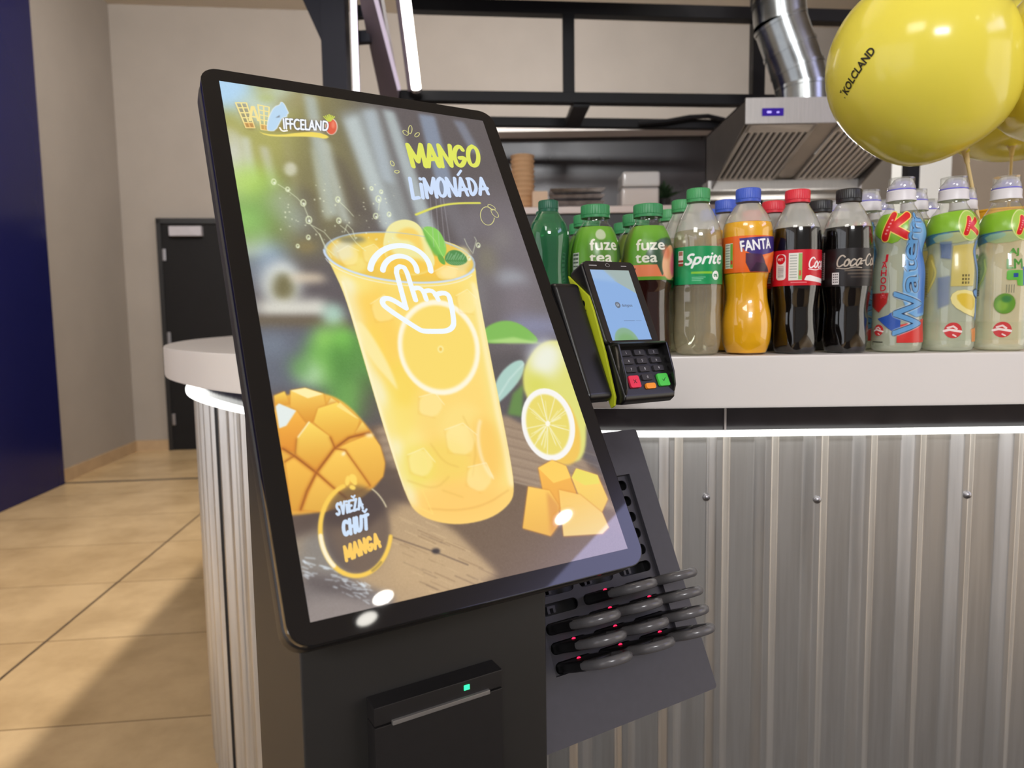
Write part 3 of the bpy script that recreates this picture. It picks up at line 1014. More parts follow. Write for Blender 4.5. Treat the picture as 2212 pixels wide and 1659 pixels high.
    c.stroke(arc(110, 250), 3.6, gold, 1, .8)
    c.stroke(arc(128, 172), 3.2, (255, 246, 222), .9, 1)
    c.stroke(arc(8, 108), 3.4, gold, 1, .8)
    c.stroke(arc(44, 62), 2.0, (110, 96, 60), .5, 1)
    c.stroke(arc(-62, -30, 12), .9, (255, 244, 200), 1, .6)
    for x, y, rx, ry, r in ((470, 425, 5, 11, 8), (530, 400, 8, 10, -30), (525, 500, 7, 5, 20), (548, 440, 5, 7, -30)):
        c.ell(*J((x, y))[0], rx, ry, (252, 214, 96), 1, .7, rot=r)
    c.brush('SViEZA', J((340, 680), (625, 615), (640, 730), (350, 815)), 2.1, (206, 224, 246), gap=.3)
    c.stroke(J((515, 598), (535, 615), (550, 590)), 1.6, (206, 224, 246))
    c.brush('CHUT', J((415, 880), (695, 800), (700, 955), (430, 1040)), 2.9, (206, 226, 250), gap=.34)
    c.stroke(J((640, 755), (662, 775), (682, 742)), 1.8, (206, 226, 250))
    c.brush('MANGA', J((435, 1160), (805, 1010), (835, 1155), (455, 1318)), 2.6, (252, 204, 96), gap=.34)
    return c


advert = draw_advert()


# ================================================================== materials of the place
M_WALL = mat('painted plaster', (152, 144, 136), .85, var=.03, scale=3)
M_WALLR = mat('grey brown plaster', (150, 138, 124), .85, var=.04, scale=3)
M_CEIL = mat('ceiling paint', (206, 198, 186), .9, var=.02, scale=2)
M_BASE = mat('tan stone baseboard', (176, 150, 118), .45, var=.08, scale=9)
M_BLUE = mat('navy gloss panel', (20, 22, 70), .2, spec=.22, var=.04, scale=2)
M_BLACK = mat('black powder coat', (26, 25, 26), .45, var=.08, scale=60)
M_DOOR = mat('black door paint', (22, 21, 22), .6, spec=.2, var=.05, scale=6)
M_STEELBAR = mat('black square tube', (14, 13, 16), .5, spec=.2, var=.1, scale=30)
M_NAVY = mat('dark navy steel', (26, 26, 38), .5, spec=.25, var=.06, scale=12)
M_GREYST = mat('lilac grey painted steel', (104, 94, 104), .5, var=.06, scale=12)
M_CHROME = mat('brushed stainless', (178, 175, 172), .42, 1.0, var=.08, scale=6, aniso=(60, 2, 2))
M_ALU = mat('satin aluminium', (168, 166, 170), .4, 1.0, var=.05)
M_ZINC = mat('galvanised spiral duct', (150, 154, 155), .24, 1.0, var=.12, scale=14, rvar=.1)
M_WHITE = mat('white laminate', (226, 221, 217), .32, var=.015, scale=4)
M_GLOSSBLK = mat('black gloss band', (30, 26, 28), .16, var=.12, scale=24, rvar=.1)
M_TILE = mat('dark glass splashback', (46, 43, 45), .3, var=.12, scale=5, rvar=.08)
M_SLOT = mat('black slot plastic', (8, 8, 9), .5)  # near-black plastic of gaps, joints and slot backs
M_LED = emit('white led diffuser', (255, 255, 250), 2.6)
M_TUBE = emit('lit tube', (255, 248, 240), 9.0)
M_TUBE2 = emit('lit strip lilac white', (246, 232, 248), 3.0)

# corrugated galvanised sheet: vertical streaks and stains
M_CORR, _nt, _b = new_mat('corrugated galvanised sheet')
_tc = _nt.nodes.new('ShaderNodeTexCoord')
_mp = _nt.nodes.new('ShaderNodeMapping')
_mp.inputs['Scale'].default_value = (26, 26, 1.4)
_n1 = _nt.nodes.new('ShaderNodeTexNoise')
_n1.inputs['Scale'].default_value = 2.2
_n1.inputs['Detail'].default_value = 6
_rp = _nt.nodes.new('ShaderNodeValToRGB')
_rp.color_ramp.elements[0].position = .35
_rp.color_ramp.elements[0].color = lin((196, 193, 189)) + (1,)
_rp.color_ramp.elements[1].position = .62
_rp.color_ramp.elements[1].color = lin((216, 214, 211)) + (1,)
_mr = _nt.nodes.new('ShaderNodeMapRange')
_mr.inputs['To Min'].default_value = .46
_mr.inputs['To Max'].default_value = .36
for a, b in ((_tc.outputs['Object'], _mp.inputs[0]), (_mp.outputs[0], _n1.inputs['Vector']), (_n1.outputs['Fac'], _rp.inputs[0]),
             (_rp.outputs[0], _b.inputs['Base Color']), (_n1.outputs['Fac'], _mr.inputs['Value']), (_mr.outputs[0], _b.inputs['Roughness'])):
    _nt.links.new(a, b)
_b.inputs['Metallic'].default_value = .9

# polished stone floor in large slabs
M_FLOOR, _nt, _b = new_mat('polished stone floor')
_tc = _nt.nodes.new('ShaderNodeTexCoord')
_mp = _nt.nodes.new('ShaderNodeMapping')
_br = _nt.nodes.new('ShaderNodeTexBrick')
_br.offset = 0.0
_br.inputs['Scale'].default_value = 1.0
_br.inputs['Brick Width'].default_value = 60.0
_br.inputs['Row Height'].default_value = .615
_br.inputs['Mortar Size'].default_value = .003
_br.inputs['Mortar Smooth'].default_value = .3
_br.inputs['Color1'].default_value = lin((204, 176, 134)) + (1,)
_br.inputs['Color2'].default_value = lin((198, 169, 126)) + (1,)
_br.inputs['Mortar'].default_value = lin((122, 98, 68)) + (1,)
_mp.inputs['Location'].default_value = (20.0, .312, 0)
_nz = _nt.nodes.new('ShaderNodeTexNoise')
_nz.inputs['Scale'].default_value = 2.6
_nz.inputs['Detail'].default_value = 8
_nz.inputs['Roughness'].default_value = .62
_rp = _nt.nodes.new('ShaderNodeValToRGB')
_rp.color_ramp.elements[0].position = .3
_rp.color_ramp.elements[0].color = (.62, .58, .52, 1)
_rp.color_ramp.elements[1].position = .62
_rp.color_ramp.elements[1].color = (1, 1, 1, 1)
_mx = _nt.nodes.new('ShaderNodeMix')
_mx.data_type = 'RGBA'
_mx.blend_type = 'MULTIPLY'
_mx.inputs['Factor'].default_value = .75
for a, b in ((_tc.outputs['Object'], _mp.inputs[0]), (_mp.outputs[0], _br.inputs['Vector']), (_tc.outputs['Object'], _nz.inputs['Vector']),
             (_nz.outputs['Fac'], _rp.inputs[0]), (_br.outputs['Color'], _mx.inputs[6]), (_rp.outputs[0], _mx.inputs[7]), (_mx.outputs[2], _b.inputs['Base Color'])):
    _nt.links.new(a, b)
_b.inputs['Roughness'].default_value = .26
_b.inputs['Specular IOR Level'].default_value = .42

# ================================================================== the hall
RM = Matrix.Rotation(ROOM, 4, 'Z')


def structure(name, mb, mt, world=None, **k):
    o = mb.build(name, mt, **k)
    o.matrix_world = RM if world is None else world
    o['kind'] = 'structure'
    return o


CEIL = 4.125
structure('floor', MB().box(-2.95, 7, -6, 8, -.05, 0), M_FLOOR)
structure('added_dark_floor', MB().box(-1.25, 2.1, -6, .9, 0, .004), mat('added dark brown floor', (52, 46, 42), .7, var=.1, spec=.2, scale=30))  # unseen dark floor, added so the cladding's valleys mirror something dark
structure('ceiling', MB().box(-3.1, 7, -6, 7.2, CEIL, CEIL + .1), M_CEIL)
structure('wall_left', MB().box(-3.05, -2.88, .9, 7.02, 0, CEIL).box(-3.05, -2.88, -6, -3.2, 0, CEIL).box(-3.05, -2.88, -3.2, .9, 2.7, CEIL).box(-3.05, -2.88, -3.2, .9, 0, .04), M_WALL)
w = structure('added_window_left', MB().box(-2.94, -2.92, -3.2, .9, .04, 2.7), emit('added window glow on the left', (244, 244, 250), 1.45))  # added glowing pane, brightens the left flanks of the ribs
MB().box(-2.93, -2.87, -3.2, -3.15, .25, 2.7).box(-2.93, -2.87, .85, .9, .04, 2.7).box(-2.93, -2.87, -.7, -.65, .25, 2.7).box(-2.93, -2.87, -3.2, .9, 2.65, 2.7).build('window_frame', M_BLACK, w)
structure('wall_back', MB().box(-3.05, 7, 7.02, 7.2, 0, CEIL), M_WALL)
structure('baseboard_left', MB().box(-2.88, -2.862, 5.6, 7.02, 0, .1), M_BASE)
structure('baseboard_back', MB().box(-2.862, -2.56, 7.0, 7.02, 0, .1), M_BASE)
structure('trim_1', MB().box(-2.862, -1.2, 5.63, 5.67, .0, .002), mat('dark joint strip', (70, 62, 54), .5))
structure('trim_3', MB().box(-1.512, -1.502, -3, 5.63, 0, .0015), mat('dark slab joint', (78, 60, 42), .6))
bp = structure('wall_left_panel', MB().box(-2.88, -2.838, 3.0, 5.62, 0, CEIL), M_BLUE, bevel=.003)

# door in the back wall
x0, x1 = -2.56, -1.5
d = structure('door_1', MB().box(x0 + .03, x1 - .03, 6.985, 7.018, .0, 2.14), M_DOOR)
MB().box(x0, x0 + .04, 6.97, 7.02, 0, 2.19).box(x1 - .04, x1, 6.97, 7.02, 0, 2.19).box(x0, x1, 6.97, 7.02, 2.15, 2.2).build('door_frame', M_BLACK, d)
MB().box(x0 + .13, x0 + .42, 6.92, 6.985, 2.03, 2.12).build('door_closer', mat('grey closer housing', (176, 172, 178), .4), d, bevel=.006)
for z in (.3, 1.08, 1.86):
    MB().box(x0 + .045, x0 + .075, 6.965, 6.985, z - .055, z + .055).build('hinge', M_ALU, d, bevel=.004)

# right hand side: white pillar, brown wall, far side wall with a lit shop window and an added one
structure('trim_2', MB().box(2.41, 2.6, 4.2, 4.5, 0, CEIL), mat('white pillar paint', (228, 230, 228), .6, var=.02, scale=3), world=Matrix.Identity(4))
structure('wall_right', MB().box(2.6, 5.07, 4.25, 4.45, 0, CEIL), M_WALLR, world=Matrix.Identity(4))
structure('wall_far_right', MB().box(5.07, 5.2, -5, 4.45, 2.75, 3.3).box(5.07, 5.2, -5, 4.45, 0, .04).box(5.07, 5.2, -5, -2.8, .25, 2.75).box(5.07, 5.2, 1.2, 4.45, .25, 2.75).box(5.07, 5.2, .2, 4.45, 3.3, CEIL).box(5.07, 5.2, -5, -2.8, 3.3, CEIL), M_WALL, world=Matrix.Identity(4))
w = structure('window_1', MB().box(5.10, 5.12, -2.8, .2, 3.3, CEIL - .01), emit('lit shop window', (190, 190, 240), 6.5), world=Matrix.Identity(4))
fr = MB()
for y in (-2.8, .15):
    fr.box(5.06, 5.11, y, y + .05, 3.3, CEIL - .01)
fr.box(5.06, 5.11, -2.8, .2, 3.28, 3.33)
fr.build('window_frame', M_BLACK, w)
w = structure('added_window_right', MB().box(5.10, 5.12, -2.8, 1.2, .04, 2.75), emit('added window glow on the right', (250, 242, 230), 2.2), world=Matrix.Identity(4))  # glowing pane added out of view to light the ribs' right flanks
MB().box(5.06, 5.11, -2.8, -2.75, .25, 2.75).box(5.06, 5.11, 1.15, 1.2, .25, 2.75).box(5.06, 5.11, -.8, -.75, .25, 2.75).build('window_frame', M_BLACK, w)

# ceiling downlights
M_DOWN = emit('downlight glass', (255, 250, 240), 26.0)
for i, (x, y, lab) in enumerate(((3.427, -2.067, 'round ceiling downlight over the hall, nearer one of the close pair'), (3.451, -2.309, 'round ceiling downlight over the hall, farther one of the close pair'),
                                 (4.512, -.792, 'round ceiling downlight alone near the lit shop window'), (-1.9, 4.4, 'round ceiling downlight over the passage by the black door'))):
    t = thing('ceiling_downlight', lab, 'ceiling light', (x, y, CEIL), group='round ceiling downlights')
    MB().lathe([(.085, -.012), (.115, -.012), (.118, 0)], 40, cap0=False, cap1=False).build('rim', M_ALU, t, smooth=True)
    MB().lathe([(.0, -.008), (.086, -.008)], 40, cap1=False).build('diffuser', M_DOWN, t)

# ================================================================== the bar counter
CZ = EYE - .055                              # top of the worktop


def catmull(P, n=14):
    P = [Vector(p) for p in P]
    out = []
    for i in range(len(P) - 1):
        p0, p1, p2, p3 = P[max(i - 1, 0)], P[i], P[i + 1], P[min(i + 2, len(P) - 1)]
        for k in range(n):
            t = k / n
            out.append(.5 * ((2 * p1) + (p2 - p0) * t + (2 * p0 - 5 * p1 + 4 * p2 - p3) * t * t + (3 * p1 - p0 - 3 * p2 + p3) * t ** 3))
    out.append(P[-1])
    return out


OUT = catmull([(2.38, .995), (1.6, .995), (1.0, .995), (.5, .996), (.129, 1.014), (-.2, 1.108), (-.508, 1.306), (-.721, 1.535), (-.895, 1.80), (-1.07, 2.2), (-1.21, 2.65), (-1.3, 3.1), (-1.40, 3.7)])


def resample(P, ds):
    L = [0]
    for a, b in zip(P[:-1], P[1:]):
        L.append(L[-1] + (b - a).length)
    n = int(L[-1] / ds)
    out, j = [], 0
    for k in range(n + 1):
        s_ = k * L[-1] / n
        while j < len(P) - 2 and L[j + 1] < s_:
            j += 1
        t = (s_ - L[j]) / max(L[j + 1] - L[j], 1e-9)
        out.append(P[j].lerp(P[j + 1], t))
    return out


def offset(P, d):
    out = []
    for i, p in enumerate(P):
        t = (P[min(i + 1, len(P) - 1)] - P[max(i - 1, 0)]).normalized()
        n_ = Vector((t.y, -t.x))            # to the inside of the bar
        dd = d[i] if isinstance(d, (list, tuple)) else d
        out.append(p + n_ * dd)
    return out


def ribbon(P, Q, z0, z1):
    """solid between outline P and outline Q"""
    mb = MB()
    n = len(P)
    v = [(p.x, p.y, z0) for p in P] + [(p.x, p.y, z0) for p in Q] + [(p.x, p.y, z1) for p in P] + [(p.x, p.y, z1) for p in Q]
    fs = []
    for i in range(n - 1):
        fs += [(i, i + 1, n + i + 1, n + i), (2 * n + i, 3 * n + i, 3 * n + i + 1, 2 * n + i + 1), (i, 2 * n + i, 2 * n + i + 1, i + 1), (n + i, n + i + 1, 3 * n + i + 1, 3 * n + i)]
    fs += [(0, n, 3 * n, 2 * n), (n - 1, 3 * n - 1, 4 * n - 1, 2 * n - 1)]
    return mb.add(v, fs)


OUT = resample(OUT, .03)
# inside goes right of the walking direction (walking to -x along the front: inside is +y)
_s = 1 if offset(OUT[:3], .1)[1].y > OUT[1].y else -1
ins = lambda d, P=OUT: offset(P, [q * _s for q in d] if isinstance(d, (list, tuple)) else d * _s)
ct = ribbon(OUT, ins(.46), CZ - .076, CZ).build('countertop', M_WHITE, bevel=.004, loc=Vector((.6, 1.2, CZ - .076)))
tag(ct, 'thick white countertop curving round the bar under the drink bottles', 'countertop')

bar_t = thing('bar_counter', 'bar front of corrugated metal sheet under the white countertop', 'bar counter', (.6, 1.12, 0))
BL = Vector((.6, 1.12, 0))


def bpart(mb, name, mt, **k):
    mb.v = [p - BL for p in mb.v]
    return mb.build(name, mt, bar_t, **k)


bpart(ribbon(ins(.085), ins(.43), CZ - .124, CZ - .076), 'recessed_band', M_GLOSSBLK)
bpart(ribbon(ins(.048), ins(.095), CZ - .1258, CZ - .1213), 'light_strip', M_LED, bevel=.0015)
# joints of the band
M_JOINT = mat('pale joint filler', (120, 112, 110), .5)
p = at(1567, 910, 1.079)
bpart(MB().box(p.x - .0014, p.x + .0014, 1.0788, 1.081, CZ - .121, CZ - .077), 'band_joint', M_JOINT)
# corrugation: trapezoid ribs
FINE = resample(ins(.0), .0011)
PITCH_C = .0762
acc, prof = 0.0, []
x_ref = None
for i, p in enumerate(FINE):
    if i:
        acc += (FINE[i] - FINE[i - 1]).length
    prof.append(acc)
# phase so that ribs stand where the photo has them
x_rib = at(1553, 1000, 1.065).x
s0 = min(range(len(FINE)), key=lambda i: (FINE[i] - Vector((x_rib, .995))).length)
dep = []
for s_ in prof:
    u_ = ((s_ - prof[s0]) / PITCH_C + .5) % 1.0 - .5
    a_ = abs(u_)
    # trapezoid rib: narrow flat crest, wide sloping flanks, flat valley between
    h = 1.0 if a_ < .06 else (0.0 if a_ > .255 else (.255 - a_) / .195)
    h = h * h * (3 - 2 * h) * .2 + h * .8
    dep.append(.080 - .0125 * h)
W1 = offset(FINE, [q * _s for q in dep])
W2 = offset(FINE, [(q + .0012) * _s for q in dep])
bpart(ribbon(W1, W2, 0, CZ - .1262), 'corrugated_cladding', M_CORR, smooth=True)
bpart(ribbon(ins(.092), ins(.42), 0.0, CZ - .124), 'carcass', M_BLACK)
for px, py in ((1533, 1080), (1767, 1080), (2090, 1069)):
    p = at(px, py, 1.0605)
    i = min(range(len(W1)), key=lambda k: abs(W1[k].x - p.x))
    mb = MB(Matrix.Translation((p.x, W1[i].y, p.z)) @ Matrix.Rotation(PI / 2, 4, 'X'))
    mb.lathe([(.0062, -.001), (.006, .002), (.0046, .0045), (.002, .0058), (0.0005, .006)], 20)
    bpart(mb, 'screw', M_ALU, smooth=True)
# panel joint of the sheet on the left curve
i = min((k for k in range(5, len(W1) - 5) if W1[k].y > 1.2), key=lambda k: abs(pix((W1[k].x, W1[k].y, .75))[0] - 485))
t_ = (W1[i + 3] - W1[i - 3]).normalized()
n_ = Vector((-t_.y, t_.x)) * (1 if Vector((-t_.y, t_.x)).dot(W1[i]) < 0 else -1)
a_, b_ = W1[i] + n_ * .022, W1[i] + n_ * .016
jn = MB()
q_ = [W1[i] + t_ * .0022 + n_ * .002, W1[i] - t_ * .0022 + n_ * .002, W1[i] - t_ * .0022 - n_ * .01, W1[i] + t_ * .0022 - n_ * .01]
jn.prism([(p.x, p.y) for p in q_], 0, CZ - .127)
bpart(jn, 'sheet_joint', M_SLOT)

# ================================================================== the ordering kiosk
K_YAW, K_TILT = math.radians(30.90), math.radians(30.35)
K0 = Vector((-.01703, .56083, 0))
EX = Vector((math.cos(K_YAW), math.sin(K_YAW), 0))
FD = Vector((-math.sin(K_YAW), math.cos(K_YAW), 0))


def frame4(o, a, b, c):
    m_ = Matrix.Identity(4)
    for i_ in range(3):
        m_[i_][0], m_[i_][1], m_[i_][2], m_[i_][3] = a[i_], b[i_], c[i_], o[i_]
    return m_


KM = frame4(K0, EX, FD, Vector((0, 0, 1)))
HB = .969                                     # height of the panel's lower edge


def tilted(o, t):
    return frame4(o, (1, 0, 0), (0, math.sin(t), math.cos(t)), (0, -math.cos(t), math.sin(t)))


MP = tilted((0, .282 * math.sin(K_TILT), HB + .282 * math.cos(K_TILT)), K_TILT)
M_BEZEL = mat('black bezel glass', (16, 15, 16), .03, var=.02, spec=.42)
M_CASE = mat('black plastic case', (30, 28, 28), .42, var=.06, scale=80)
M_BODY = mat('black steel cabinet', (33, 31, 29), .5, var=.05, scale=60)

kiosk = thing('ordering_kiosk', 'black self-ordering kiosk with a tilted lemonade touchscreen in front of the bar', 'kiosk', mat=KM)
MB(MP).prism(rrect(-.1665, .1665, -.2825, .2825, .018), -.009, 0).build('bezel', M_BEZEL, kiosk, bevel=.001, seg=2)
MB(MP).prism(rrect(-.1655, .1655, -.2815, .2815, .0175), -.0115, -.009).build('gasket', M_SLOT, kiosk)
MB(MP).prism(rrect(-.167, .167, -.283, .283, .0185), -.036, -.0115).build('rear_housing', M_CASE, kiosk, bevel=.006, seg=3)
M_SCREEN = picture_mat('lemonade_advert', advert, rough=.02, emission=1.0, spec=.95)
MB(MP).add([(-.14945, -.2657, .0004), (.14945, -.2657, .0004), (.14945, .2657, .0004), (-.14945, .2657, .0004)], [(0, 1, 2, 3)], 0,
           [[(0, 0), (1, 0), (1, 1), (0, 1)]]).build('display', M_SCREEN, kiosk)
tb = math.tan(K_TILT)
yb = lambda z: (z - HB) * tb + .0365 / math.cos(K_TILT)
zc = HB + (.1215 - .0365 / math.cos(K_TILT)) / tb
MB().prism([(.1215, 0), (.333, 0), (.333, 1.22), (yb(1.22), 1.22), (.1215, zc)], -.1315, .1315, 'x').build('cabinet', M_BODY, kiosk, bevel=.003, seg=3)
pr = MB().prism([(.1, HB - .139), (.1218, HB - .139), (.1218, HB - .1195), (.1, HB - .121)], -.0724, .0634, 'x').build('printer_cover', M_CASE, kiosk, bevel=.0012)
MB().box(.0225 - .003, .0225 + .003, .0992, .1002, HB - .1305, HB - .1255).build('status_light', emit('green status light', (60, 255, 170), 1.6), pr)
MB().box(-.056, .047, .0965, .1005, HB - .1407, HB - .1365).build('tear_bar', mat('grey tear bar', (150, 146, 142), .35, .6), pr, bevel=.0006)
MB().box(-.0724, .0634, .1, .1218, HB - .42, HB - .1405).build('printer_door', M_CASE, kiosk, bevel=.0012)

# ------------------------------------------------------------------ pager rack on the kiosk's side
def holed(mb, outer, holes, n0, n1, back=False, mi=0):
    """flat plate outer minus holes, front at n0, edges run back to n1"""
    bm = bmesh.new()
    es = []
    for lp in [outer] + holes:
        vs = [bm.verts.new((x, y, 0)) for x, y in lp]
        es += [bm.edges.new((vs[i], vs[(i + 1) % len(vs)])) for i in range(len(vs))]
    bmesh.ops.triangle_fill(bm, use_beauty=True, use_dissolve=False, edges=es)
    bm.verts.index_update()
    vv = [(v.co.x, v.co.y) for v in bm.verts]
    ff = [[v.index for v in f.verts] for f in bm.faces]
    bm.free()
    mb.add([(x, y, n0) for x, y in vv], ff, mi)
    if back:
        mb.add([(x, y, n1) for x, y in vv], [f[::-1] for f in ff], mi)
    for lp in [outer] + holes:
        n = len(lp)
        mb.add([(x, y, n0) for x, y in lp] + [(x, y, n1) for x, y in lp], [(i, (i + 1) % n, n + (i + 1) % n, n + i) for i in range(n)], mi)
    return mb


R_TILT = math.radians(26.51)
M_RACK = mat('graphite powder coat', (60, 58, 65), .55, var=.05, scale=90)
M_RACKIN = mat('dark charging tray', (48, 46, 51), .5, var=.05, scale=60)
RL = tilted((.1357, .1365, HB - .2588), R_TILT)
RW = KM @ RL
rack = thing('pager_rack', 'dark grey tilted charging rack with rows of slots beside the kiosk', 'rack', mat=RW)
rec = [(.041, .0734), (.2395, .0734), (.2395, .2997), (.041, .2997)]
holed(MB(), rrect(-.0035, .277, -.001, .3645, .005), [rec], 0, -.009).build('face_plate', M_RACK, rack, bevel=.0012, angle=60)
slots, pockets = [], []
SU = [.0745, .1395, .206]
SV = [.2861 - .0228 * k for k in range(10)]
for u in SU:
    for v in SV:
        slots.append(rrect(u - .028, u + .028, v - .0072, v + .0072, .0070, 5))
holed(MB(), [(.0412, .0736), (.2393, .0736), (.2393, .2995), (.0412, .2995)], slots, -.0065, -.0085).build('charging_tray', M_RACKIN, rack)
MB().box(.038, .2425, .07, .303, -.031, -.0295).box(.038, .0405, .07, .303, -.03, -.0085).box(.24, .2425, .07, .303, -.03, -.0085).box(.04, .2405, .07, .0725, -.03, -.0085).box(
    .04, .2405, .3, .303, -.03, -.0085).build('tray_back', M_SLOT, rack)
for u in SU:
    for v in SV:
        x = u - .010
        MB().box(x - .006, x - .0025, v - .005, v + .004, -.0293, -.012).box(x + .0025, x + .006, v - .005, v + .004, -.0293, -.012).box(x - .006, x + .006, v + .001, v + .004, -.0293, -.0115).build('contact', M_RACKIN, rack)

# pagers: a flat tongue in the slot, a rounded carrying loop at its end, a red lamp on top
M_PAG = mat('black pager plastic', (15, 14, 15), .4, var=.05, scale=60)
M_LOOP = mat('pager loop satin grey', (92, 90, 92), .24, var=.05, scale=60)
M_RED = emit('red pager lamp', (255, 30, 70), 3.2)


def make_pager(lit, loc, label):
    t = thing('pager', label, 'pager', mat=RW @ Matrix.Translation(loc), group='pagers in the charging rack')
    MB().prism([(-.0255, -.022), (.0255, -.022), (.0265, .03), (.0245, .058), (-.0245, .058), (-.0265, .03)], -.006, .006, 'y').build('pager_body', M_PAG, t, bevel=.0035, seg=3)
    path = [Vector((-.0205, 0, .052))]
    for k in range(13):
        a = PI - PI * k / 12
        path.append(Vector((.0205 * math.cos(a), 0, .077 + .020 * math.sin(a))))
    path.append(Vector((.0205, 0, .052)))
    MB().tube(path, .0058, 14).build('loop', M_LOOP, t, smooth=True)
    if lit:
        MB(Matrix.Translation((0, .0058, .012)) @ Matrix.Rotation(-PI / 2, 4, 'X')).lathe([(.0026, 0), (.0024, .0008), (.0012, .0016), (.0002, .0018)], 16).build('lamp', M_RED, t, smooth=True)
    return t


ROWN = {6: 'top pager row', 7: 'second pager row', 8: 'third pager row', 9: 'bottom pager row'}
COLN = {0: 'left column', 1: 'middle column', 2: 'right column'}
for k, cols in ((6, (1, 2)), (7, (0, 1, 2)), (8, (0, 1, 2)), (9, (0, 1, 2))):
    for cidx in cols:
        lit = (k, cidx) not in ((6, 2), (7, 0), (8, 2))
        make_pager(lit, (SU[cidx], SV[k], -.006), 'black restaurant pager with %s, %s, %s of the rack' % ('a red lamp' if lit else 'no lamp lit', ROWN[k], COLN[cidx]))

# ------------------------------------------------------------------ card terminal
T_TILT = math.radians(26.7)
p0 = MP @ Vector((.2101, .0376, .02))
TW = KM @ tilted(p0, T_TILT)
M_TERM = mat('black terminal plastic', (20, 19, 20), .3, var=.05, scale=70)
M_TGLASS = mat('terminal glass', (30, 28, 30), .07, var=.02, spec=.6)
M_LIME = mat('lime green plastic', (176, 186, 36), .4, var=.03, scale=30)
M_PRINT = mat('black print', (20, 20, 16), .5)
M_GREYPR = mat('grey print', (150, 148, 150), .5)
term = thing('card_terminal', 'black card payment terminal with lit blue screen and lime side bracket', 'card terminal', mat=TW)
MB().prism(rrect(-.0075, .068, -.0915, .013, .007), -.027, -.002).build('terminal_body', M_TERM, term, bevel=.003, seg=3)
gl = MB().prism(rrect(-.0065, .067, -.0915, .012, .0065), -.002, 0).build('front_glass', M_TGLASS, term, bevel=.0006)


def add_text(mb, txt, h, M, mi=0, bold=0.0):
    cu = bpy.data.curves.new('t', 'FONT')
    cu.body = txt
    cu.resolution_u = 3
    cu.size = h / .73
    cu.offset = bold * h / .73
    cu.align_x = 'CENTER'
    ob = bpy.data.objects.new('t', cu)
    COL.objects.link(ob)
    dg = bpy.context.evaluated_depsgraph_get()
    dg.update()
    me = ob.evaluated_get(dg).to_mesh()
    f_ = M if callable(M) else (lambda p: M @ p)
    mb.add([f_(v.co.copy()) for v in me.vertices], [list(p.vertices) for p in me.polygons], mi)
    ob.to_mesh_clear()
    bpy.data.objects.remove(ob)
    bpy.data.curves.remove(cu)
    return mb


tc = Canvas(56, 88, 6, (152, 192, 246))
tc.poly([(18, 0), (56, 0), (56, 30), (30, 14)], (178, 196, 190), .95, 1.5)
tc.poly([(0, 0), (20, 0), (34, 16), (0, 12)], (172, 206, 246), .8, 12)
tc.ell(20, 92, 17, 19, (148, 190, 150), .95, 3)
tc.ell(20, 96, 15, 16, (132, 184, 120), .8, 10)
tc.poly(chaikin([(20.5, 41), (26, 41), (27.5, 46), (23, 49.5), (19.5, 46)], 2, True), (110, 116, 128), .9, 1)
tc.tx('D', 22, 43, 3.2, (200, 214, 232), bold=.8)
tc.tx('dotypos', 29, 43.2, 3.6, (96, 106, 126), w=15, bold=.5)
tc.stroke([(25, 64.4), (40, 64.4)], .8, (112, 134, 170), .7)
tc.stroke([(42, 64.4), (50, 64.4)], .8, (112, 134, 170), .4)
MB().add([(0, -.088, .0003), (.0563, -.088, .0003), (.0563, .0005, .0003), (0, .0005, .0003)], [(0, 1, 2, 3)], 0, [[(0, 0), (1, 0), (1, 1), (0, 1)]]).build(
    'touchscreen', picture_mat('terminal_picture', tc, rough=.08, emission=.8), term)
gm = MB()
for x, w in ((.003, .0045), (.0085, .0065), (.051, .008)):
    gm.box(x - w / 2, x + w / 2, .0055, .0068, 0, .0002)
ringp = [(.0275 + .0028 * math.cos(t), .0068 + .0022 * math.sin(t), .0002) for t in np.linspace(0, 2 * PI, 18, endpoint=False)]
gm.tube(ringp, .0003, 6, closed=True)
gm.build('bezel_marks', M_GREYPR, term)
# lower block with the keypad sunk behind a privacy rim
keyp = MB().prism([(-.0905, -.027), (-.0905, -.0014), (-.1515, -.0012), (-.1565, -.004), (-.158, -.012), (-.153, -.024), (-.12, -.03)], -.0055, .0665, 'x')
keyp.build('keypad_base', M_TERM, term, bevel=.0025, seg=3)
hood_prof = [(-.0915, -.012), (-.0915, .003), (-.0945, .0095), (-.0975, .0118), (-.131, .0086), (-.145, .0042), (-.1508, -.001), (-.1508, -.008)]
hd = MB()
hd.prism(hood_prof, -.0047, -.0024, 'x')
hd.prism(hood_prof, .0636, .0659, 'x')
hd.prism([(-.0915, -.012), (-.0915, .003), (-.0945, .0095), (-.0975, .0118), (-.0985, .0105), (-.0962, .006), (-.0945, -.004)], -.0047, .0659, 'x')
hd.build('privacy_rim', M_TERM, term, bevel=.0008, angle=25)
KP = Matrix.Translation((0, 0, -.0012))
M_KEY = mat('charcoal key rubber', (44, 42, 46), .5)
M_KEYW = mat('pale key print', (190, 190, 194), .5)
cols = (.0125, .0317, .0520)
dig = '1234567890'
for k in range(10):
    cx, cy = (cols[k % 3], -.1033 - .0098 * (k // 3)) if k < 9 else (cols[1], -.1328)
    o = MB(KP @ Matrix.Translation((cx, cy, 0))).prism(rrect(-.0075, .0075, -.0034, .0034, .0016, 4), -.001, .0022).build('key', M_KEY, term, bevel=.0006)
    add_text(MB(), dig[k], .0030, KP @ Matrix.Translation((cx, cy - .0015, .00235))).build('digit', M_KEYW, o)
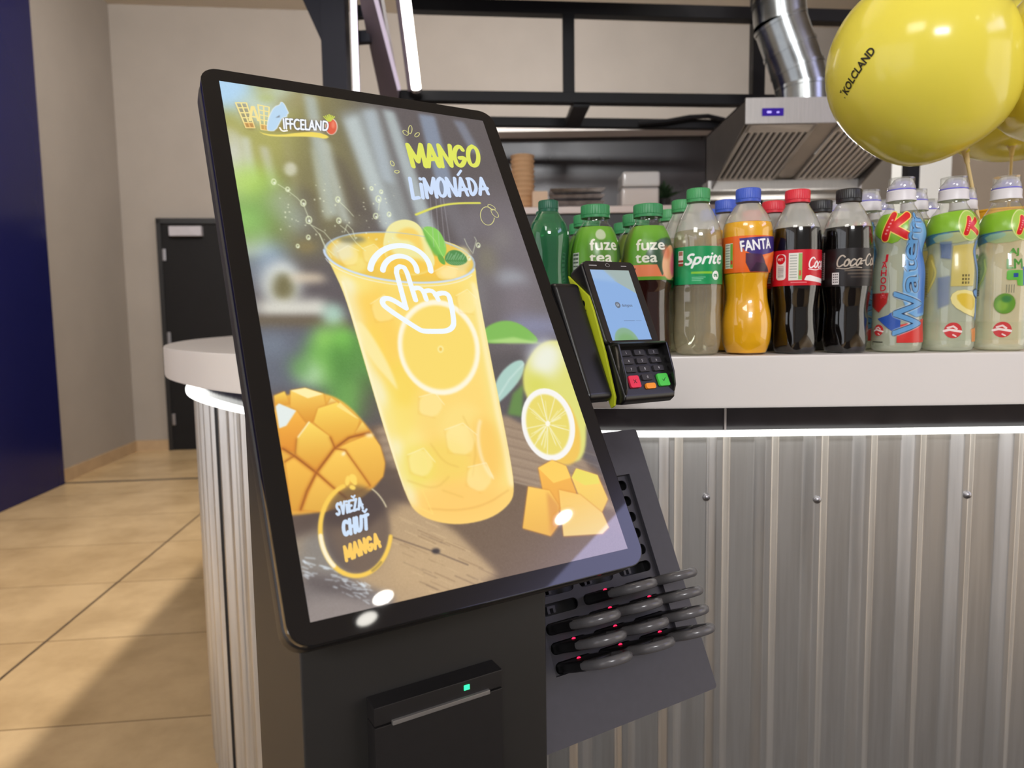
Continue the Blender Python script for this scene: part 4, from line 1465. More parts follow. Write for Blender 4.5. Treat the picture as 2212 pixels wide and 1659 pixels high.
for nm, cx, cy, w, h, col in (('cancel_key', .0118, -.1372, .0072, .0070, (228, 44, 78)), ('confirm_key', .0530, -.1372, .0076, .0074, (72, 196, 72)), ('correction_key', .0325, -.1432, .0068, .0033, (244, 148, 40))):
    o = MB(KP @ Matrix.Translation((cx, cy, 0))).prism(rrect(-w, w, -h, h, .0022, 4), -.001, .0028).build(nm, mat(nm + ' rubber', col, .5, var=.02), term, bevel=.0008)
    if nm != 'correction_key':
        mk = MB(KP @ Matrix.Translation((cx, cy, .0029)))
        if nm == 'cancel_key':
            mk.bar((-.002, -.002, 0), (.002, .002, 0), .0005, .0002).bar((-.002, .002, 0), (.002, -.002, 0), .0005, .0002)
        else:
            mk.bar((-.002, .0005, 0), (-.0006, -.0018, 0), .0005, .0002).bar((-.0006, -.0018, 0), (.0026, .002, 0), .0005, .0002)
        mk.build('key_mark', M_PRINT, o)
fin = [(.0081, -.0275), (-.031, -.0037), (-.049, -.0033), (-.10, -.006), (-.1488, -.012), (-.1565, -.0175), (-.157, -.0235), (-.1443, -.024), (-.094, -.0255), (-.0345, -.0275)]
fo = MB().prism(fin, -.0105, -.0076, 'x').build('side_bracket', M_LIME, term, bevel=.0008)
fo['label'] = 'lime green side bracket'
mk = MB()
cyn = [(-.0106, -.0345 + .0042 * math.cos(t), -.0165 + .0042 * math.sin(t)) for t in np.linspace(0, 2 * PI, 24, endpoint=False)]
mk.add(cyn + [(p[0] - .0001, p[1], p[2]) for p in cyn], [tuple(range(24)), tuple(range(24, 48))])
for k in range(7):
    y = -.0425 - k * .0029
    mk.box(-.0107, -.0106, y - .0021, y, -.0175 - .0003 * k + .0006 * (k % 2), -.0140 - .0003 * k - .0006 * (k % 3))
mk.build('printed_mark', M_PRINT, fo)
MB().prism([(-.006, -.052), (-.006, -.020), (-.012, -.0125), (-.146, -.0125), (-.150, -.02), (-.140, -.046), (-.12, -.052)], -.0432, -.0106, 'x').build('mounting_arm', M_TERM, term, bevel=.005, seg=3)

# ================================================================== drink bottles
PET = clear_plastic('clear bottle plastic', (253, 254, 253), gloss=.8)
PETM = clear_plastic('clear plastic with brightening haze', (253, 254, 252), gloss=.8, milk=.07, milkcol=(236, 238, 230))  # white mixed in to brighten the clear plastic
GLARE = clear_plastic('pale glare in the neck', (250, 250, 248), gloss=.2, milk=.4, milkcol=(244, 242, 236))  # pale film painting bright glare into the clear necks
KFILM = clear_plastic('flavoured water with brightening haze', (252, 253, 246), gloss=.25, milk=.4, milkcol=(240, 246, 222))  # milk stands in for light coming through the clear drink
PETG = clear_plastic('deep green bottle plastic', (110, 200, 140), gloss=.9, milk=.2, milkcol=(96, 196, 140))
FILM = clear_plastic('clear water', (244, 246, 236), gloss=.25, milk=.26, milkcol=(232, 216, 186))  # beige milk put in where light would shine through
M_COLA = mat('cola', (12, 7, 6), .12, var=.02)
M_ORANGE = mat('orange soda', (255, 184, 16), .3, var=.04, scale=20)
M_TEA = mat('black tea', (44, 18, 16), .12, var=.05)
M_TEAL = mat('lemon tea', (70, 34, 16), .12, var=.05)
M_GREENW = clear_plastic('water in green glass', (120, 196, 140), gloss=.3, milk=.4, milkcol=(20, 124, 72))


def cap_mat(n, c):
    return mat(n, c, .42, var=.03, scale=40)


def barcode(c, x, y, w, h, bg=(236, 234, 230), fg=(50, 50, 52), n=14, horiz=True, seed=1):
    c.rect(x, y, x + w, y + h, bg)
    r = random.Random(seed)
    for k in range(n):
        t = (k + .3) / n
        if horiz:
            c.rect(x + .1 * w, y + h * t, x + .9 * w, y + h * (t + r.uniform(.25, .6) / n), fg)
        else:
            c.rect(x + w * t, y + .1 * h, x + w * (t + r.uniform(.25, .6) / n), y + .85 * h, fg)


def cola_script(c, x, y, w, h, col, lw):
    """the red label's flowing script, drawn with a round brush along a rising line"""
    q = [(x, y + h * .12), (x + w, y - h * .02), (x + w, y + h * .98), (x, y + h * 1.1)]
    sh = h * .22
    q = [(q[0][0] + sh, q[0][1]), (q[1][0] + sh, q[1][1]), q[2], q[3]]
    c.brush('Coca-Cola', q, lw, col, gap=.04)
    c.stroke(chaikin([(x + .02 * w, y + h * 1.18), (x + w * .2, y + h * 1.3), (x + w * .34, y + h * 1.12), (x + w * .5, y + h * 1.2)]), lw * .6, col)


def lab_sprite():
    c = Canvas(214, 57, 4, (20, 148, 84))
    c.rect(0, 0, 76, 57, (12, 128, 72))
    c.poly([(78, 57), (84, 30), (120, 57)], (40, 164, 100), .8, 3)
    c.rect(77, 6, 86, 20, (236, 232, 226))
    c.rect(78, 7, 85, 13, (168, 120, 100))
    c.rect(77, 20, 86, 29, (150, 66, 52))
    c.rect(77, 23, 86, 25, (226, 214, 206))
    c.text('Sprite', [(91, 11), (146, 6), (145, 26), (88, 28)], (246, 248, 246), bold=3.0, shear=.22)
    c.rect(98, 38, 128, 41.5, (150, 206, 50), .9, 1)
    c.ell(134, 44, 6, 7, (240, 246, 240))
    c.tx('0%', 130.5, 41.5, 4.5, (30, 130, 80), bold=.7)
    for k in range(3):
        c.rect(99, 46 + k * 2.4, 118 - k * 3, 47.2 + k * 2.4, (180, 226, 196), .6)
    return c


def lab_fanta():
    c = Canvas(216, 55, 4, (240, 104, 24))
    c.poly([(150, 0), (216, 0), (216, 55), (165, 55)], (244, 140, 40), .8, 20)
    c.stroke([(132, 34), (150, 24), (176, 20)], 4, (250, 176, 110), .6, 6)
    c.rect(74, 10, 88, 48, (228, 228, 214))
    c.rect(84, 11, 88, 47, (120, 176, 70))
    c.rect(84.5, 36, 87.5, 42, (200, 60, 40))
    for k in range(9):
        c.rect(75, 12 + k * 4, 83, 13.6 + k * 4, (130, 130, 120), .7)
    c.poly([(97, 4), (160, 0), (166, 20), (142, 26), (120, 31), (104, 22)], (62, 44, 124))
    c.poly([(106, 26), (128, 28), (140, 54), (112, 54), (106, 40)], (70, 36, 74), .95, 1.5)
    c.poly([(112, 54), (120, 40), (134, 42), (146, 54)], (56, 30, 56), 1, 1)
    q = [(98, 7), (142, 3), (144, 19), (100, 24)]
    c.text('FANTA', q, (62, 44, 124), bold=5.5)
    c.text('FANTA', q, (250, 250, 250), bold=2.2)
    return c


def lab_cola():
    c = Canvas(214, 55, 4, (206, 20, 40))
    barcode(c, 52, 6, 14, 34, (214, 190, 170), (110, 80, 70), 12, True)
    c.rect(68, 8, 70, 46, (236, 190, 190), .6)
    c.poly(rrect(77, 93, 6, 46, 5), (236, 234, 230))
    c.ell(85, 14, 7, 7.5, (206, 20, 40))
    c.tx('PET', 80.5, 12, 4, (240, 220, 214), bold=.8)
    barcode(c, 79, 24, 12, 18, (236, 234, 230), (120, 120, 124), 9, True, 3)
    c.rect(97, 5, 115, 47, (232, 232, 222))
    c.rect(110, 6, 115, 46, (150, 186, 100))
    c.rect(111, 32, 114, 40, (210, 80, 40))
    for k in range(9):
        c.rect(98.5, 8 + k * 4.2, 108, 9.6 + k * 4.2, (150, 160, 150), .7)
    cola_script(c, 123, 10, 66, 17, (250, 240, 240), 2.2)
    c.poly(chaikin([(118, 47), (122, 38), (140, 43), (170, 46), (200, 38), (200, 46), (170, 53), (140, 50)], 1), (246, 238, 236))
    c.rect(100, 49.5, 122, 51, (240, 170, 170), .7)
    return c


def lab_zero():
    c = Canvas(214, 57, 4, (27, 22, 22))
    c.rect(0, 0, 72, 57, (16, 14, 14))
    barcode(c, 54, 4, 18, 42, (226, 220, 220), (60, 50, 54), 14, True, 4)
    cola_script(c, 92, 8, 70, 18, (188, 176, 160), 2.2)
    c.rect(87, 36, 97, 54, (226, 224, 222))
    for k in range(3):
        for j in range(4):
            c.rect(88.5 + k * 2.6, 38 + j * 3.8, 90 + k * 2.6, 40 + j * 3.8, (60, 56, 58))
    for k in range(3):
        c.rect(104 + k * 4, 32 + k * 5, 150, 34.5 + k * 5, (122, 108, 92), .8 - .2 * k, .8)
    return c


def lab_tea(peach):
    c = Canvas(226, 80, 4, (92, 152, 40))
    c.rect(0, 0, 226, 16, (112, 170, 56), .8, 16)
    c.poly([(0, 0), (70, 0), (80, 80), (0, 80)], (66, 106, 36), .75, 12)
    if not peach:
        barcode(c, 74, 38, 14, 40, (190, 196, 188), (88, 100, 90), 7, True, 6)
        c.stroke([(82, 12), (80, 40), (83, 78)], 1.2, (150, 180, 120), .6, 1)
        c.ell(122, 13, 9, 8, (196, 206, 178), .9, 2)
        c.poly(chaikin([(150, 24), (176, 30), (190, 60), (150, 80), (136, 80), (134, 70), (148, 56)], 1, True), (52, 84, 58), 1, 2)
        c.poly(chaikin([(98, 26), (120, 20), (150, 24), (170, 40), (150, 64), (128, 62), (104, 60)], 1, True), (80, 120, 54), .5, 6)
        c.ell(160, 72, 15, 26, (232, 206, 60), 1, 2, rot=16)
        q1, q2 = [(104, 19), (148, 18), (149, 35), (105, 36)], [(104, 38), (137, 37), (137, 53), (105, 54)]
    else:
        c.poly(chaikin([(126, 22), (156, 16), (190, 30), (200, 60), (150, 84), (136, 62), (110, 54), (110, 40)], 1, True), (58, 88, 62), 1, 3)
        c.poly(rrect(72, 176, 58, 75, 5), (224, 126, 82))
        c.rect(76, 62.5, 96, 65, (110, 40, 24))
        c.rect(76, 68.5, 94, 71, (110, 40, 24))
        c.poly([(124, 54), (150, 50), (134, 74)], (52, 80, 56), 1, 1)
        c.ell(152, 54, 18, 26, (236, 176, 130), 1, 2, rot=14)
        c.ell(160, 56, 10, 18, (208, 84, 118), .9, 8, rot=10)
        c.ell(142, 40, 8, 10, (216, 110, 70), .7, 8)
        c.poly([(60, 0), (84, 0), (82, 58), (62, 80)], (112, 96, 56), .5, 8)
        q1, q2 = [(95, 20), (139, 20), (139, 36), (96, 37)], [(95, 39), (126, 39), (126, 54), (96, 55)]
    c.text('fuze', q1, (226, 226, 210), bold=2.6)
    c.text('tea', q2, (226, 226, 210), bold=2.6)
    return c


def big_k(c, x, y, s, rot=0.0):
    P = lambda *p: [(x + a * s, y + b * s) for a, b in p]
    for w, col in ((8.4, (240, 206, 96)), (6.4, (214, 34, 40))):
        c.stroke(P((.18, .95), (.42, .06)), w * s / 24, col)
        c.stroke(P((.98, .10), (.42, .55), (.96, .92)), w * s / 24, col)
    for k in range(5):
        c.rect(x + (.19 + .045 * k) * s, y + (.75 - .13 * k) * s, x + (.27 + .045 * k) * s, y + (.82 - .13 * k) * s, (240, 170, 170), .8)


def stamp(c, x, y, r):
    c.ell(x, y, r, r * 1.05, (204, 54, 56))
    c.stroke([(x - r, y + 1), (x - r * .4, y - 1), (x + r * .9, y + 2)], r * .32, (244, 232, 226), .95)
    c.stroke([(x - r * .6, y - r * .35), (x, y - r * .55), (x + r * .4, y - r * .2)], r * .25, (244, 232, 226), .9)
    c.stroke([(x, y + r * .6), (x + r * .3, y + r * .8)], r * .2, (244, 232, 226), .9)


def lab_kid(kind):
    H = 200                                     # z 15 .. 215, y down from z = 215
    c = Canvas(207, H, 4, (235, 235, 215), alpha=0.0)
    Y = lambda py: (py - 441) * .66             # rows of the photo -> mm from the sleeve's top
    X = lambda dx: 103.5 + 33 * math.asin(max(-.999, min(.999, dx / 52.0)))
    green = (134, 186, 44)
    if kind == 'berry':
        c.poly(chaikin([(60, Y(455)), (103, Y(455)), (116, Y(462)), (112, Y(500)), (98, Y(525)), (80, Y(515)), (60, Y(490))], 1, True), green, .96, 1)
        c.poly(chaikin([(118, Y(462)), (140, Y(470)), (150, Y(520)), (160, Y(640)), (158, Y(680)), (120, Y(690)), (108, Y(640)), (112, Y(540))], 1, True), (112, 170, 222), .95, 2)
        c.poly([(128, Y(510)), (140, Y(540)), (158, Y(560)), (158, Y(675)), (132, Y(680))], (64, 120, 196), .95, 2)
        c.stroke([(144, Y(475)), (150, Y(510)), (146, Y(545)), (160, Y(580)), (148, Y(625))], 3, (26, 58, 104), .9, 1)
        c.poly([(104, Y(705)), (150, Y(690)), (153, Y(745)), (104, Y(745))], (216, 52, 48), .95, 1)
        c.poly([(60, Y(632)), (92, Y(632)), (90, Y(655)), (78, Y(676)), (60, Y(660))], (188, 34, 34), .92, 2)
        for k, ch in enumerate('JAHODA'):
            c.tx(ch, X(-30) - 3, Y(545 + 17 * k), 9.5, (246, 214, 206), w=8, bold=2.4)
            c.tx(ch, X(-30) - 3, Y(545 + 17 * k), 9.5, (196, 34, 48), w=8, bold=.8)
        c.poly([(76, Y(690)), (92, Y(682)), (96, Y(676)), (108, Y(690)), (108, Y(728)), (96, Y(716))], (38, 84, 176), .95, 1)
        big_k(c, X(-37), Y(456), 37)
        # the long word climbing the bottle
        word, pts_ = 'Waterrr', [(118, 728, 44, 104), (117, 632, 27, 42), (116, 588, 24, 30), (117, 560, 26, 40), (118, 524, 23, 26), (122, 499, 21, 24), (126, 476, 20, 22)]
        for w_, col in ((12, (226, 236, 240)), (7.5, (22, 42, 74)), (1.8, (98, 156, 208))):
            for ch, (x, py, hh, ww) in zip(word, pts_):
                yb_ = Y(py)
                # letters lie on their side: baseline along the right
                x0_, x1_ = x - hh * .5, x + hh * .5
                c.text(ch, [(x0_, yb_), (x0_, yb_ - ww * .62), (x1_, yb_ - ww * .62), (x1_, yb_)], col, bold=w_)
        stamp(c, X(-36), Y(716), 8)
        c.rect(X(-46), Y(742), X(-26), Y(748), (16, 14, 14))
    else:
        lime = kind == 'lime'
        c.poly(chaikin([(48, Y(462)), (103, Y(453)), (150, Y(450)), (160, Y(470)), (160, Y(496)), (130, Y(492)), (103, Y(500)), (60, Y(512)), (48, Y(500))], 1, True), green, .97, 1)
        c.poly(chaikin([(50, Y(512)), (70, Y(502)), (104, Y(500)), (106, Y(512)), (80, Y(522)), (52, Y(530))], 1, True), (58, 134, 178), .9, 2)
        c.poly(chaikin([(76, Y(506)), (120, Y(500)), (132, Y(510)), (120, Y(524)), (84, Y(526))], 1, True), (200, 206, 150) if not lime else (178, 206, 150), .7, 2)
        c.stroke(chaikin([(52, Y(514)), (90, Y(500)), (128, Y(498)), (150, Y(512))]), 1.4, (60, 96, 124), .9)
        c.ell(X(36), Y(486), 18, 23, (166, 204, 86), .97, 1, rot=-8)
        c.ring(X(36), Y(486), 17, 22, 1.6, (214, 222, 150), .9, rot=-8)
        big_k(c, X(36) - 12, Y(468), 25)
        barcode(c, 62, Y(575), 12, 44, (210, 214, 206), (44, 48, 60), 18, True, 9)
        if lime:
            c.ell(66, Y(590), 16, 32, (120, 166, 110), .6, 6, rot=12)
            c.stroke(chaikin([(78, Y(560)), (84, Y(590)), (70, Y(625))]), 3, (196, 214, 130), .8, 2)
            c.tx('AJ', X(12), Y(537), 9, (78, 150, 52), w=13, bold=1.6)
            c.tx('LM', X(8), Y(560), 15, (214, 232, 190), w=20, bold=3.6)
            c.tx('LM', X(8), Y(560), 15, (70, 138, 46), w=20, bold=1.6)
            c.poly(rrect(X(8), X(8) + 22, Y(586), Y(608), 3), (98, 182, 62))
            c.rect(X(8) + 8, Y(593), X(8) + 14, Y(602), (40, 78, 150))
            c.poly([(X(8) + 12, Y(606)), (X(8) + 23, Y(604)), (X(8) + 22, Y(622)), (X(8) + 14, Y(620))], (98, 182, 62))
            c.poly([(X(36), Y(580)), (X(48), Y(575)), (X(48), Y(620)), (X(38), Y(620))], (46, 92, 172), .95, 1)
            for k in range(4):
                c.rect(X(8) + 3 * k, Y(618), X(8) + 3 * k + 1, Y(636), (110, 120, 110), .7)
            c.ell(X(7), Y(660), 13, 15, (98, 150, 46), 1, 2)
            c.ell(X(2), Y(664), 7, 8, (140, 184, 66), .8, 5)
            c.ell(X(10), Y(650), 6, 5, (50, 118, 66), .8, 4)
            sx = X(5)
        else:
            c.ell(66, Y(595), 16, 34, (214, 196, 92), .75, 5, rot=10)
            c.stroke(chaikin([(76, Y(560)), (88, Y(590)), (74, Y(630))]), 3, (232, 216, 120), .85, 2)
            c.poly([(106, Y(530)), (140, Y(525)), (136, Y(620)), (104, Y(620))], (226, 206, 110), .72, 2)
            c.poly([(88, Y(520)), (104, Y(520)), (104, Y(560)), (90, Y(556))], (84, 112, 168), .6, 3)
            c.poly([(88, Y(600)), (104, Y(596)), (104, Y(660)), (90, Y(670))], (110, 130, 180), .5, 4)
            for k in range(9):
                c.rect(118 + (k % 3) * 4, Y(594 + (k // 3) * 8), 120.6 + (k % 3) * 4, Y(599 + (k // 3) * 8), (96, 84, 44), .8)
            c.poly(chaikin([(104, Y(640)), (116, Y(626)), (142, Y(634)), (146, Y(690)), (128, Y(684)), (108, Y(664))], 1, True), (240, 226, 150), .95, 1)
            c.poly(chaikin([(110, Y(642)), (120, Y(634)), (140, Y(642)), (140, Y(676)), (122, Y(668))], 1, True), (222, 190, 60), .95, 2)
            c.poly([(136, Y(716)), (150, Y(712)), (150, Y(745)), (138, Y(745))], (236, 146, 70), .8, 2)
            sx = X(10)
        c.poly(chaikin([(138, Y(520)), (150, Y(516)), (158, Y(560)), (150, Y(600)), (158, Y(650)), (150, Y(700)), (143, Y(690)), (146, Y(620))], 1, True), (128, 162, 212), .85, 2)
        c.poly(chaikin([(134, Y(628)), (150, Y(624)), (156, Y(650)), (140, Y(646))], 1, True), (30, 54, 92), .95, 1)
        c.poly(chaikin([(136, Y(630)), (150, Y(627)), (154, Y(646)), (142, Y(643))], 1, True), (112, 158, 212), 1, 1)
        c.poly([(70, Y(700)), (138, Y(700)), (138, Y(740)), (70, Y(740))], (206, 214, 176), .28, 4)
        stamp(c, sx, Y(718), 11)
        c.rect(sx - 10, Y(745), sx + 7, Y(750), (16, 14, 14))
    return c


MM = .001
COUNT_SEG = 48


def feet(n=5, z0=26, amt=.16):
    return lambda t, z: 1 - amt * max(0, 1 - z / (z0 * MM)) * (0.5 - 0.5 * math.cos(n * t))


def scaled(P, k=1.0, dz=0.0):
    return [(r * MM * k, (z + dz) * MM) for r, z in P]


def interp(P, z):
    for (r0, z0), (r1, z1) in zip(P[:-1], P[1:]):
        if z0 <= z <= z1:
            return r0 + (r1 - r0) * (z - z0) / max(z1 - z0, 1e-9)
    return P[-1][0]


def dense(P, step=4.0):
    """smooth the profile through its points"""
    Q = []
    for i in range(len(P) - 1):
        p0, p1, p2, p3 = P[max(i - 1, 0)], P[i], P[i + 1], P[min(i + 2, len(P) - 1)]
        n = max(2, int((p2[1] - p1[1]) / step))
        for k in range(n):
            t = k / n
            f_ = lambda a, b, c_, d_: .5 * ((2 * b) + (c_ - a) * t + (2 * a - 5 * b + 4 * c_ - d_) * t * t + (3 * b - a - 3 * c_ + d_) * t ** 3)
            Q.append((max(.3, f_(p0[0], p1[0], p2[0], p3[0])), p1[1] + (p2[1] - p1[1]) * t))
    Q.append(P[-1])
    return Q


def make_bottle(label, prof, shell, cap, caph, capr, labz=None, labm=None, liquid=None, level=0, rfun=None, glare=False, cap_kind='screw'):
    t = thing('drink_bottle', label, 'bottle', group='drink bottles on the countertop')
    D = dense(prof)
    MB().lathe(scaled(D), COUNT_SEG, rfun).build('bottle_body', shell, t, smooth=True)
    if liquid:
        L = [(max(.3, r - 1.0), z + (1.2 if z < 2 else 0)) for r, z in D if z < level]
        L.append((max(.3, interp(D, level) - 1.0), level))
        MB().lathe(scaled(L), COUNT_SEG, rfun).build('drink', liquid, t, smooth=True)
    if glare:
        F = [(interp(D, level + .5) - 1.0, level + .5)] + [(r - 1.0, z) for r, z in D if level + 1 < z < prof[-1][1] - caph]
        MB().lathe(scaled(F), COUNT_SEG, None, cap0=False, cap1=False).build('neck_glare', GLARE, t, smooth=True)
    if labz:
        a, b = labz
        Q = [(interp(D, a) + .35, a)] + [(r + .35, z) for r, z in D if a < z < b] + [(interp(D, b) + .35, b)]
        MB().lathe(scaled(Q), 64, rfun, cap0=False, cap1=False).build('label', labm, t, smooth=True)
    z = prof[-1][1]
    if cap_kind == 'screw':
        c = MB()
        kn = lambda tt, zz: 1 + .012 * math.cos(40 * tt)
        c.lathe(scaled([(capr, z - caph), (capr, z - caph + 4)]), 60, None, cap0=True, cap1=False)
        c.lathe(scaled([(capr - .5, z - caph + 4), (capr, z - caph + 4.6), (capr, z - 2.2), (capr - .8, z - .6), (capr - 2.4, z), (.1, z + .2)]), 120, kn, cap0=False, cap1=False)
        c.build('cap', cap, t, smooth=True)
    else:
        b = z - caph
        MB().lathe(scaled([(capr, b), (capr, b + 1.5), (capr - .8, b + 5), (capr - .8, b + 14), (capr - 1.6, b + 15)]), 48, cap0=True).build('cap', cap, t, smooth=True)
        sk = MB(Matrix.Shear('XY', 4, (.12, 0)) if False else None)
        lean = lambda tt, zz: 1.0
        sk.lathe(scaled([(capr - 1.6, b + 15), (capr - 1.8, b + 21), (capr - 3, b + 27), (capr - 6, b + 31.5), (capr - 9, b + 33), (.2, b + 33.4)]), 40, cap0=False)
        # the lid's flat front
        for i_, p in enumerate(sk.v):
            if p.z > (b + 22) * MM:
                p.x *= .86
                p.x += .0016
        sk.build('lid', M_LID, t, smooth=True)
        MB().lathe(scaled([(14.0, b + 16), (13.2, b + 21), (9.5, b + 22.5), (9.0, b + 27), (9.6, b + 28), (7, b + 30), (.2, b + 30)]), 32).build('spout', M_SPOUT, t, smooth=True)
        MB().lathe(scaled([(capr - 1.5, b + 15.6), (capr - 1.5, b + 17.2)]), 40, cap0=False, cap1=False).build('lid_seam', M_SPOUT, t, smooth=True)
    return t


M_CAPW = mat('milky white cap', (226, 222, 226), .4, var=.02)
M_LID = clear_plastic('milky clear lid', (240, 240, 246), gloss=.6, milk=.42, milkcol=(244, 242, 248))
M_SPOUT = mat('violet spout', (106, 100, 204), .4, var=.03)

COKE = [(22, 0), (28, 2.5), (30.5, 12), (31, 27), (30, 50), (29.4, 66), (31.5, 84), (33.4, 99), (34.1, 112), (34.1, 150), (33.8, 168), (32.4, 186), (28, 199), (22.5, 210), (17.2, 219), (14, 226), (13.6, 232), (13.6, 243)]
FANTA = [(21, 0), (29, 3), (34, 18), (36, 44), (34, 62), (30.5, 82), (32, 104), (35, 122), (35.8, 140), (35.8, 172), (34.6, 190), (29, 205), (20, 219), (14.5, 227), (13.6, 233), (13.6, 246)]
SPRITE = [(22, 0), (30, 3), (34, 16), (35, 36), (34, 56), (34.4, 80), (34.6, 104), (34.6, 160), (33.8, 178), (29, 196), (22, 212), (16, 224), (13.8, 231), (13.6, 247)]
TEA = [(24, 0), (32, 3), (34, 10), (33, 40), (32, 70), (32.5, 96), (36, 112), (36.6, 130), (36.2, 150), (33.5, 168), (28, 184), (22.5, 194), (18.6, 199), (18, 206), (18, 225)]
GREENB = [(22, 0), (28, 3), (30, 12), (30, 90), (29, 110), (27.6, 132), (28.6, 150), (30, 166), (29.4, 184), (25, 200), (17, 213), (12.6, 219), (12.6, 233)]
KID = [(24, 0), (31, 2.5), (33.5, 8), (34, 22), (33.2, 40), (33.6, 80), (33.8, 118), (31.4, 136), (29.6, 148), (31, 158), (34, 174), (32.4, 188), (27, 202), (20, 214), (17, 220), (17, 226), (17, 258)]
fanta_f = lambda t, z: (1 - .10 * math.exp(-((z - .082 - .030 * math.cos(t - 1.5)) / .022) ** 2) * (0.6 + 0.6 * math.sin(t))) * feet(5, 20, .10)(t, z)
grip_f = lambda t, z: (1 - .02 * (0.5 + 0.5 * math.cos(14 * t)) * (1 if .06 < z < .10 else 0)) * feet(5, 34, .18)(t, z)

# row name, profile, x of the front bottle's middle in the photograph, its look
ROWS = [
    ('green mineral water bottle with dark green cap', GREENB, 1187, dict(shell=PETG, cap=cap_mat('dark green cap', (18, 92, 66)), caph=17, capr=14.6, liquid=M_GREENW, level=178)),
    ('lemon iced tea bottle with green sleeve and wide green cap', TEA, 1287, dict(shell=PET, cap=cap_mat('tea cap', (54, 140, 84)), caph=19, capr=21, labz=(112, 192), labm=picture_mat('lemon_tea_sleeve', lab_tea(False), .3), liquid=M_TEAL, level=186)),
    ('peach iced tea bottle with green sleeve and wide green cap', TEA, 1399, dict(shell=PET, cap=None, caph=19, capr=21, labz=(112, 192), labm=picture_mat('peach_tea_sleeve', lab_tea(True), .3), liquid=M_TEA, level=186)),
    ('clear lemonade bottle with green label and green cap', SPRITE, 1506, dict(shell=PET, cap=cap_mat('soda green cap', (62, 152, 88)), caph=20, capr=16.6, labz=(105, 160), glare=True, labm=picture_mat('lemonade_label', lab_sprite(), .32), liquid=FILM, level=184, rfun=grip_f)),
    ('orange soda bottle with orange label and blue cap', FANTA, 1612, dict(shell=PET, cap=cap_mat('blue cap', (62, 92, 196)), caph=20, capr=17.4, labz=(121, 174), glare=True, labm=picture_mat('orange_label', lab_fanta(), .32), liquid=M_ORANGE, level=195, rfun=fanta_f)),
    ('cola bottle with red label and red cap', COKE, 1717, dict(shell=PET, cap=cap_mat('red cap', (218, 40, 56)), caph=19, capr=17.2, labz=(101, 153), glare=True, labm=picture_mat('red_label', lab_cola(), .32), liquid=M_COLA, level=186, rfun=feet(5, 40, .16))),
    ('cola bottle with black label and black cap', COKE, 1826, dict(shell=PET, cap=cap_mat('black cap', (24, 24, 26)), caph=19, capr=17.2, labz=(99, 154), glare=True, labm=picture_mat('black_label', lab_zero(), .32), liquid=M_COLA, level=186, rfun=feet(5, 40, .16))),
    ('kids water bottle with berry sleeve and white sports cap', KID, 1937, dict(shell=PETM, cap=M_CAPW, caph=34, capr=20, labz=(15, 214), labm=picture_mat('berry_sleeve', lab_kid('berry'), .3, alpha=True), liquid=KFILM, level=196, cap_kind='sport')),
    ('kids water bottle with lemon sleeve and white sports cap', KID, 2048, dict(shell=PETM, cap=M_CAPW, caph=34, capr=20, labz=(15, 214), labm=picture_mat('lemon_sleeve', lab_kid('lemon'), .3, alpha=True), liquid=KFILM, level=196, cap_kind='sport')),
    ('kids water bottle with lime sleeve and white sports cap', KID, 2160, dict(shell=PETM, cap=M_CAPW, caph=34, capr=20, labz=(15, 214), labm=picture_mat('lime_sleeve', lab_kid('lime'), .3, alpha=True), liquid=KFILM, level=196, cap_kind='sport')),
]
ROWS[2][3]['cap'] = ROWS[1][3]['cap']
WHERE = ['front of its row', 'second in its row', 'third in its row', 'fourth in its row']
rb = random.Random(3)
for k, (lab, prof, px, kw) in enumerate(ROWS):
    proto = None
    for r in range(4 if k == 7 else 3):
        Yb = 1.036 + .0975 * r
        x = at(px, 700, 1.036).x + rb.uniform(-.002, .002) * (r > 0)
        nm = '%s, %s' % (lab, WHERE[r])
        if proto is None:
            b = proto = make_bottle(nm, prof, **kw)
        else:
            b = copy_tree(proto)
            b['label'] = nm
        b.location = (x, Yb, CZ)
        b.scale = (1, 1, .974)
        b.rotation_euler = (0, 0, -math.atan2(x, Yb) + (rb.uniform(-.5, .5) if r else 0))

# ================================================================== balloons in a tumbler
M_BALL, _nt, _b = new_mat('yellow balloon rubber')
_b.inputs['Roughness'].default_value = .16
_tc = _nt.nodes.new('ShaderNodeTexCoord')
_nz = _nt.nodes.new('ShaderNodeTexNoise')
_nz.inputs['Scale'].default_value = 6
_rp = _nt.nodes.new('ShaderNodeValToRGB')
_rp.color_ramp.elements[0].color = lin((250, 234, 84)) + (1,)
_rp.color_ramp.elements[1].color = lin((253, 240, 98)) + (1,)
_nt.links.new(_tc.outputs['Object'], _nz.inputs['Vector'])
_nt.links.new(_nz.outputs['Fac'], _rp.inputs[0])
_nt.links.new(_rp.outputs[0], _b.inputs['Base Color'])
_tl = _nt.nodes.new('ShaderNodeBsdfTranslucent')
_nt.links.new(_rp.outputs[0], _tl.inputs[0])
_ms = _nt.nodes.new('ShaderNodeMixShader')
_ms.inputs[0].default_value = .1
_nt.links.new(_b.outputs[0], _ms.inputs[1])
_nt.links.new(_tl.outputs[0], _ms.inputs[2])
_nt.links.new(_ms.outputs[0], _nt.nodes['Material Output'].inputs[0])
M_STICK = mat('cream plastic stick', (232, 206, 150), .45, var=.03)
M_CUP = mat('yellow orange tumbler', (246, 182, 40), .4, var=.03)
M_INK = mat('black balloon ink', (40, 34, 14), .5)

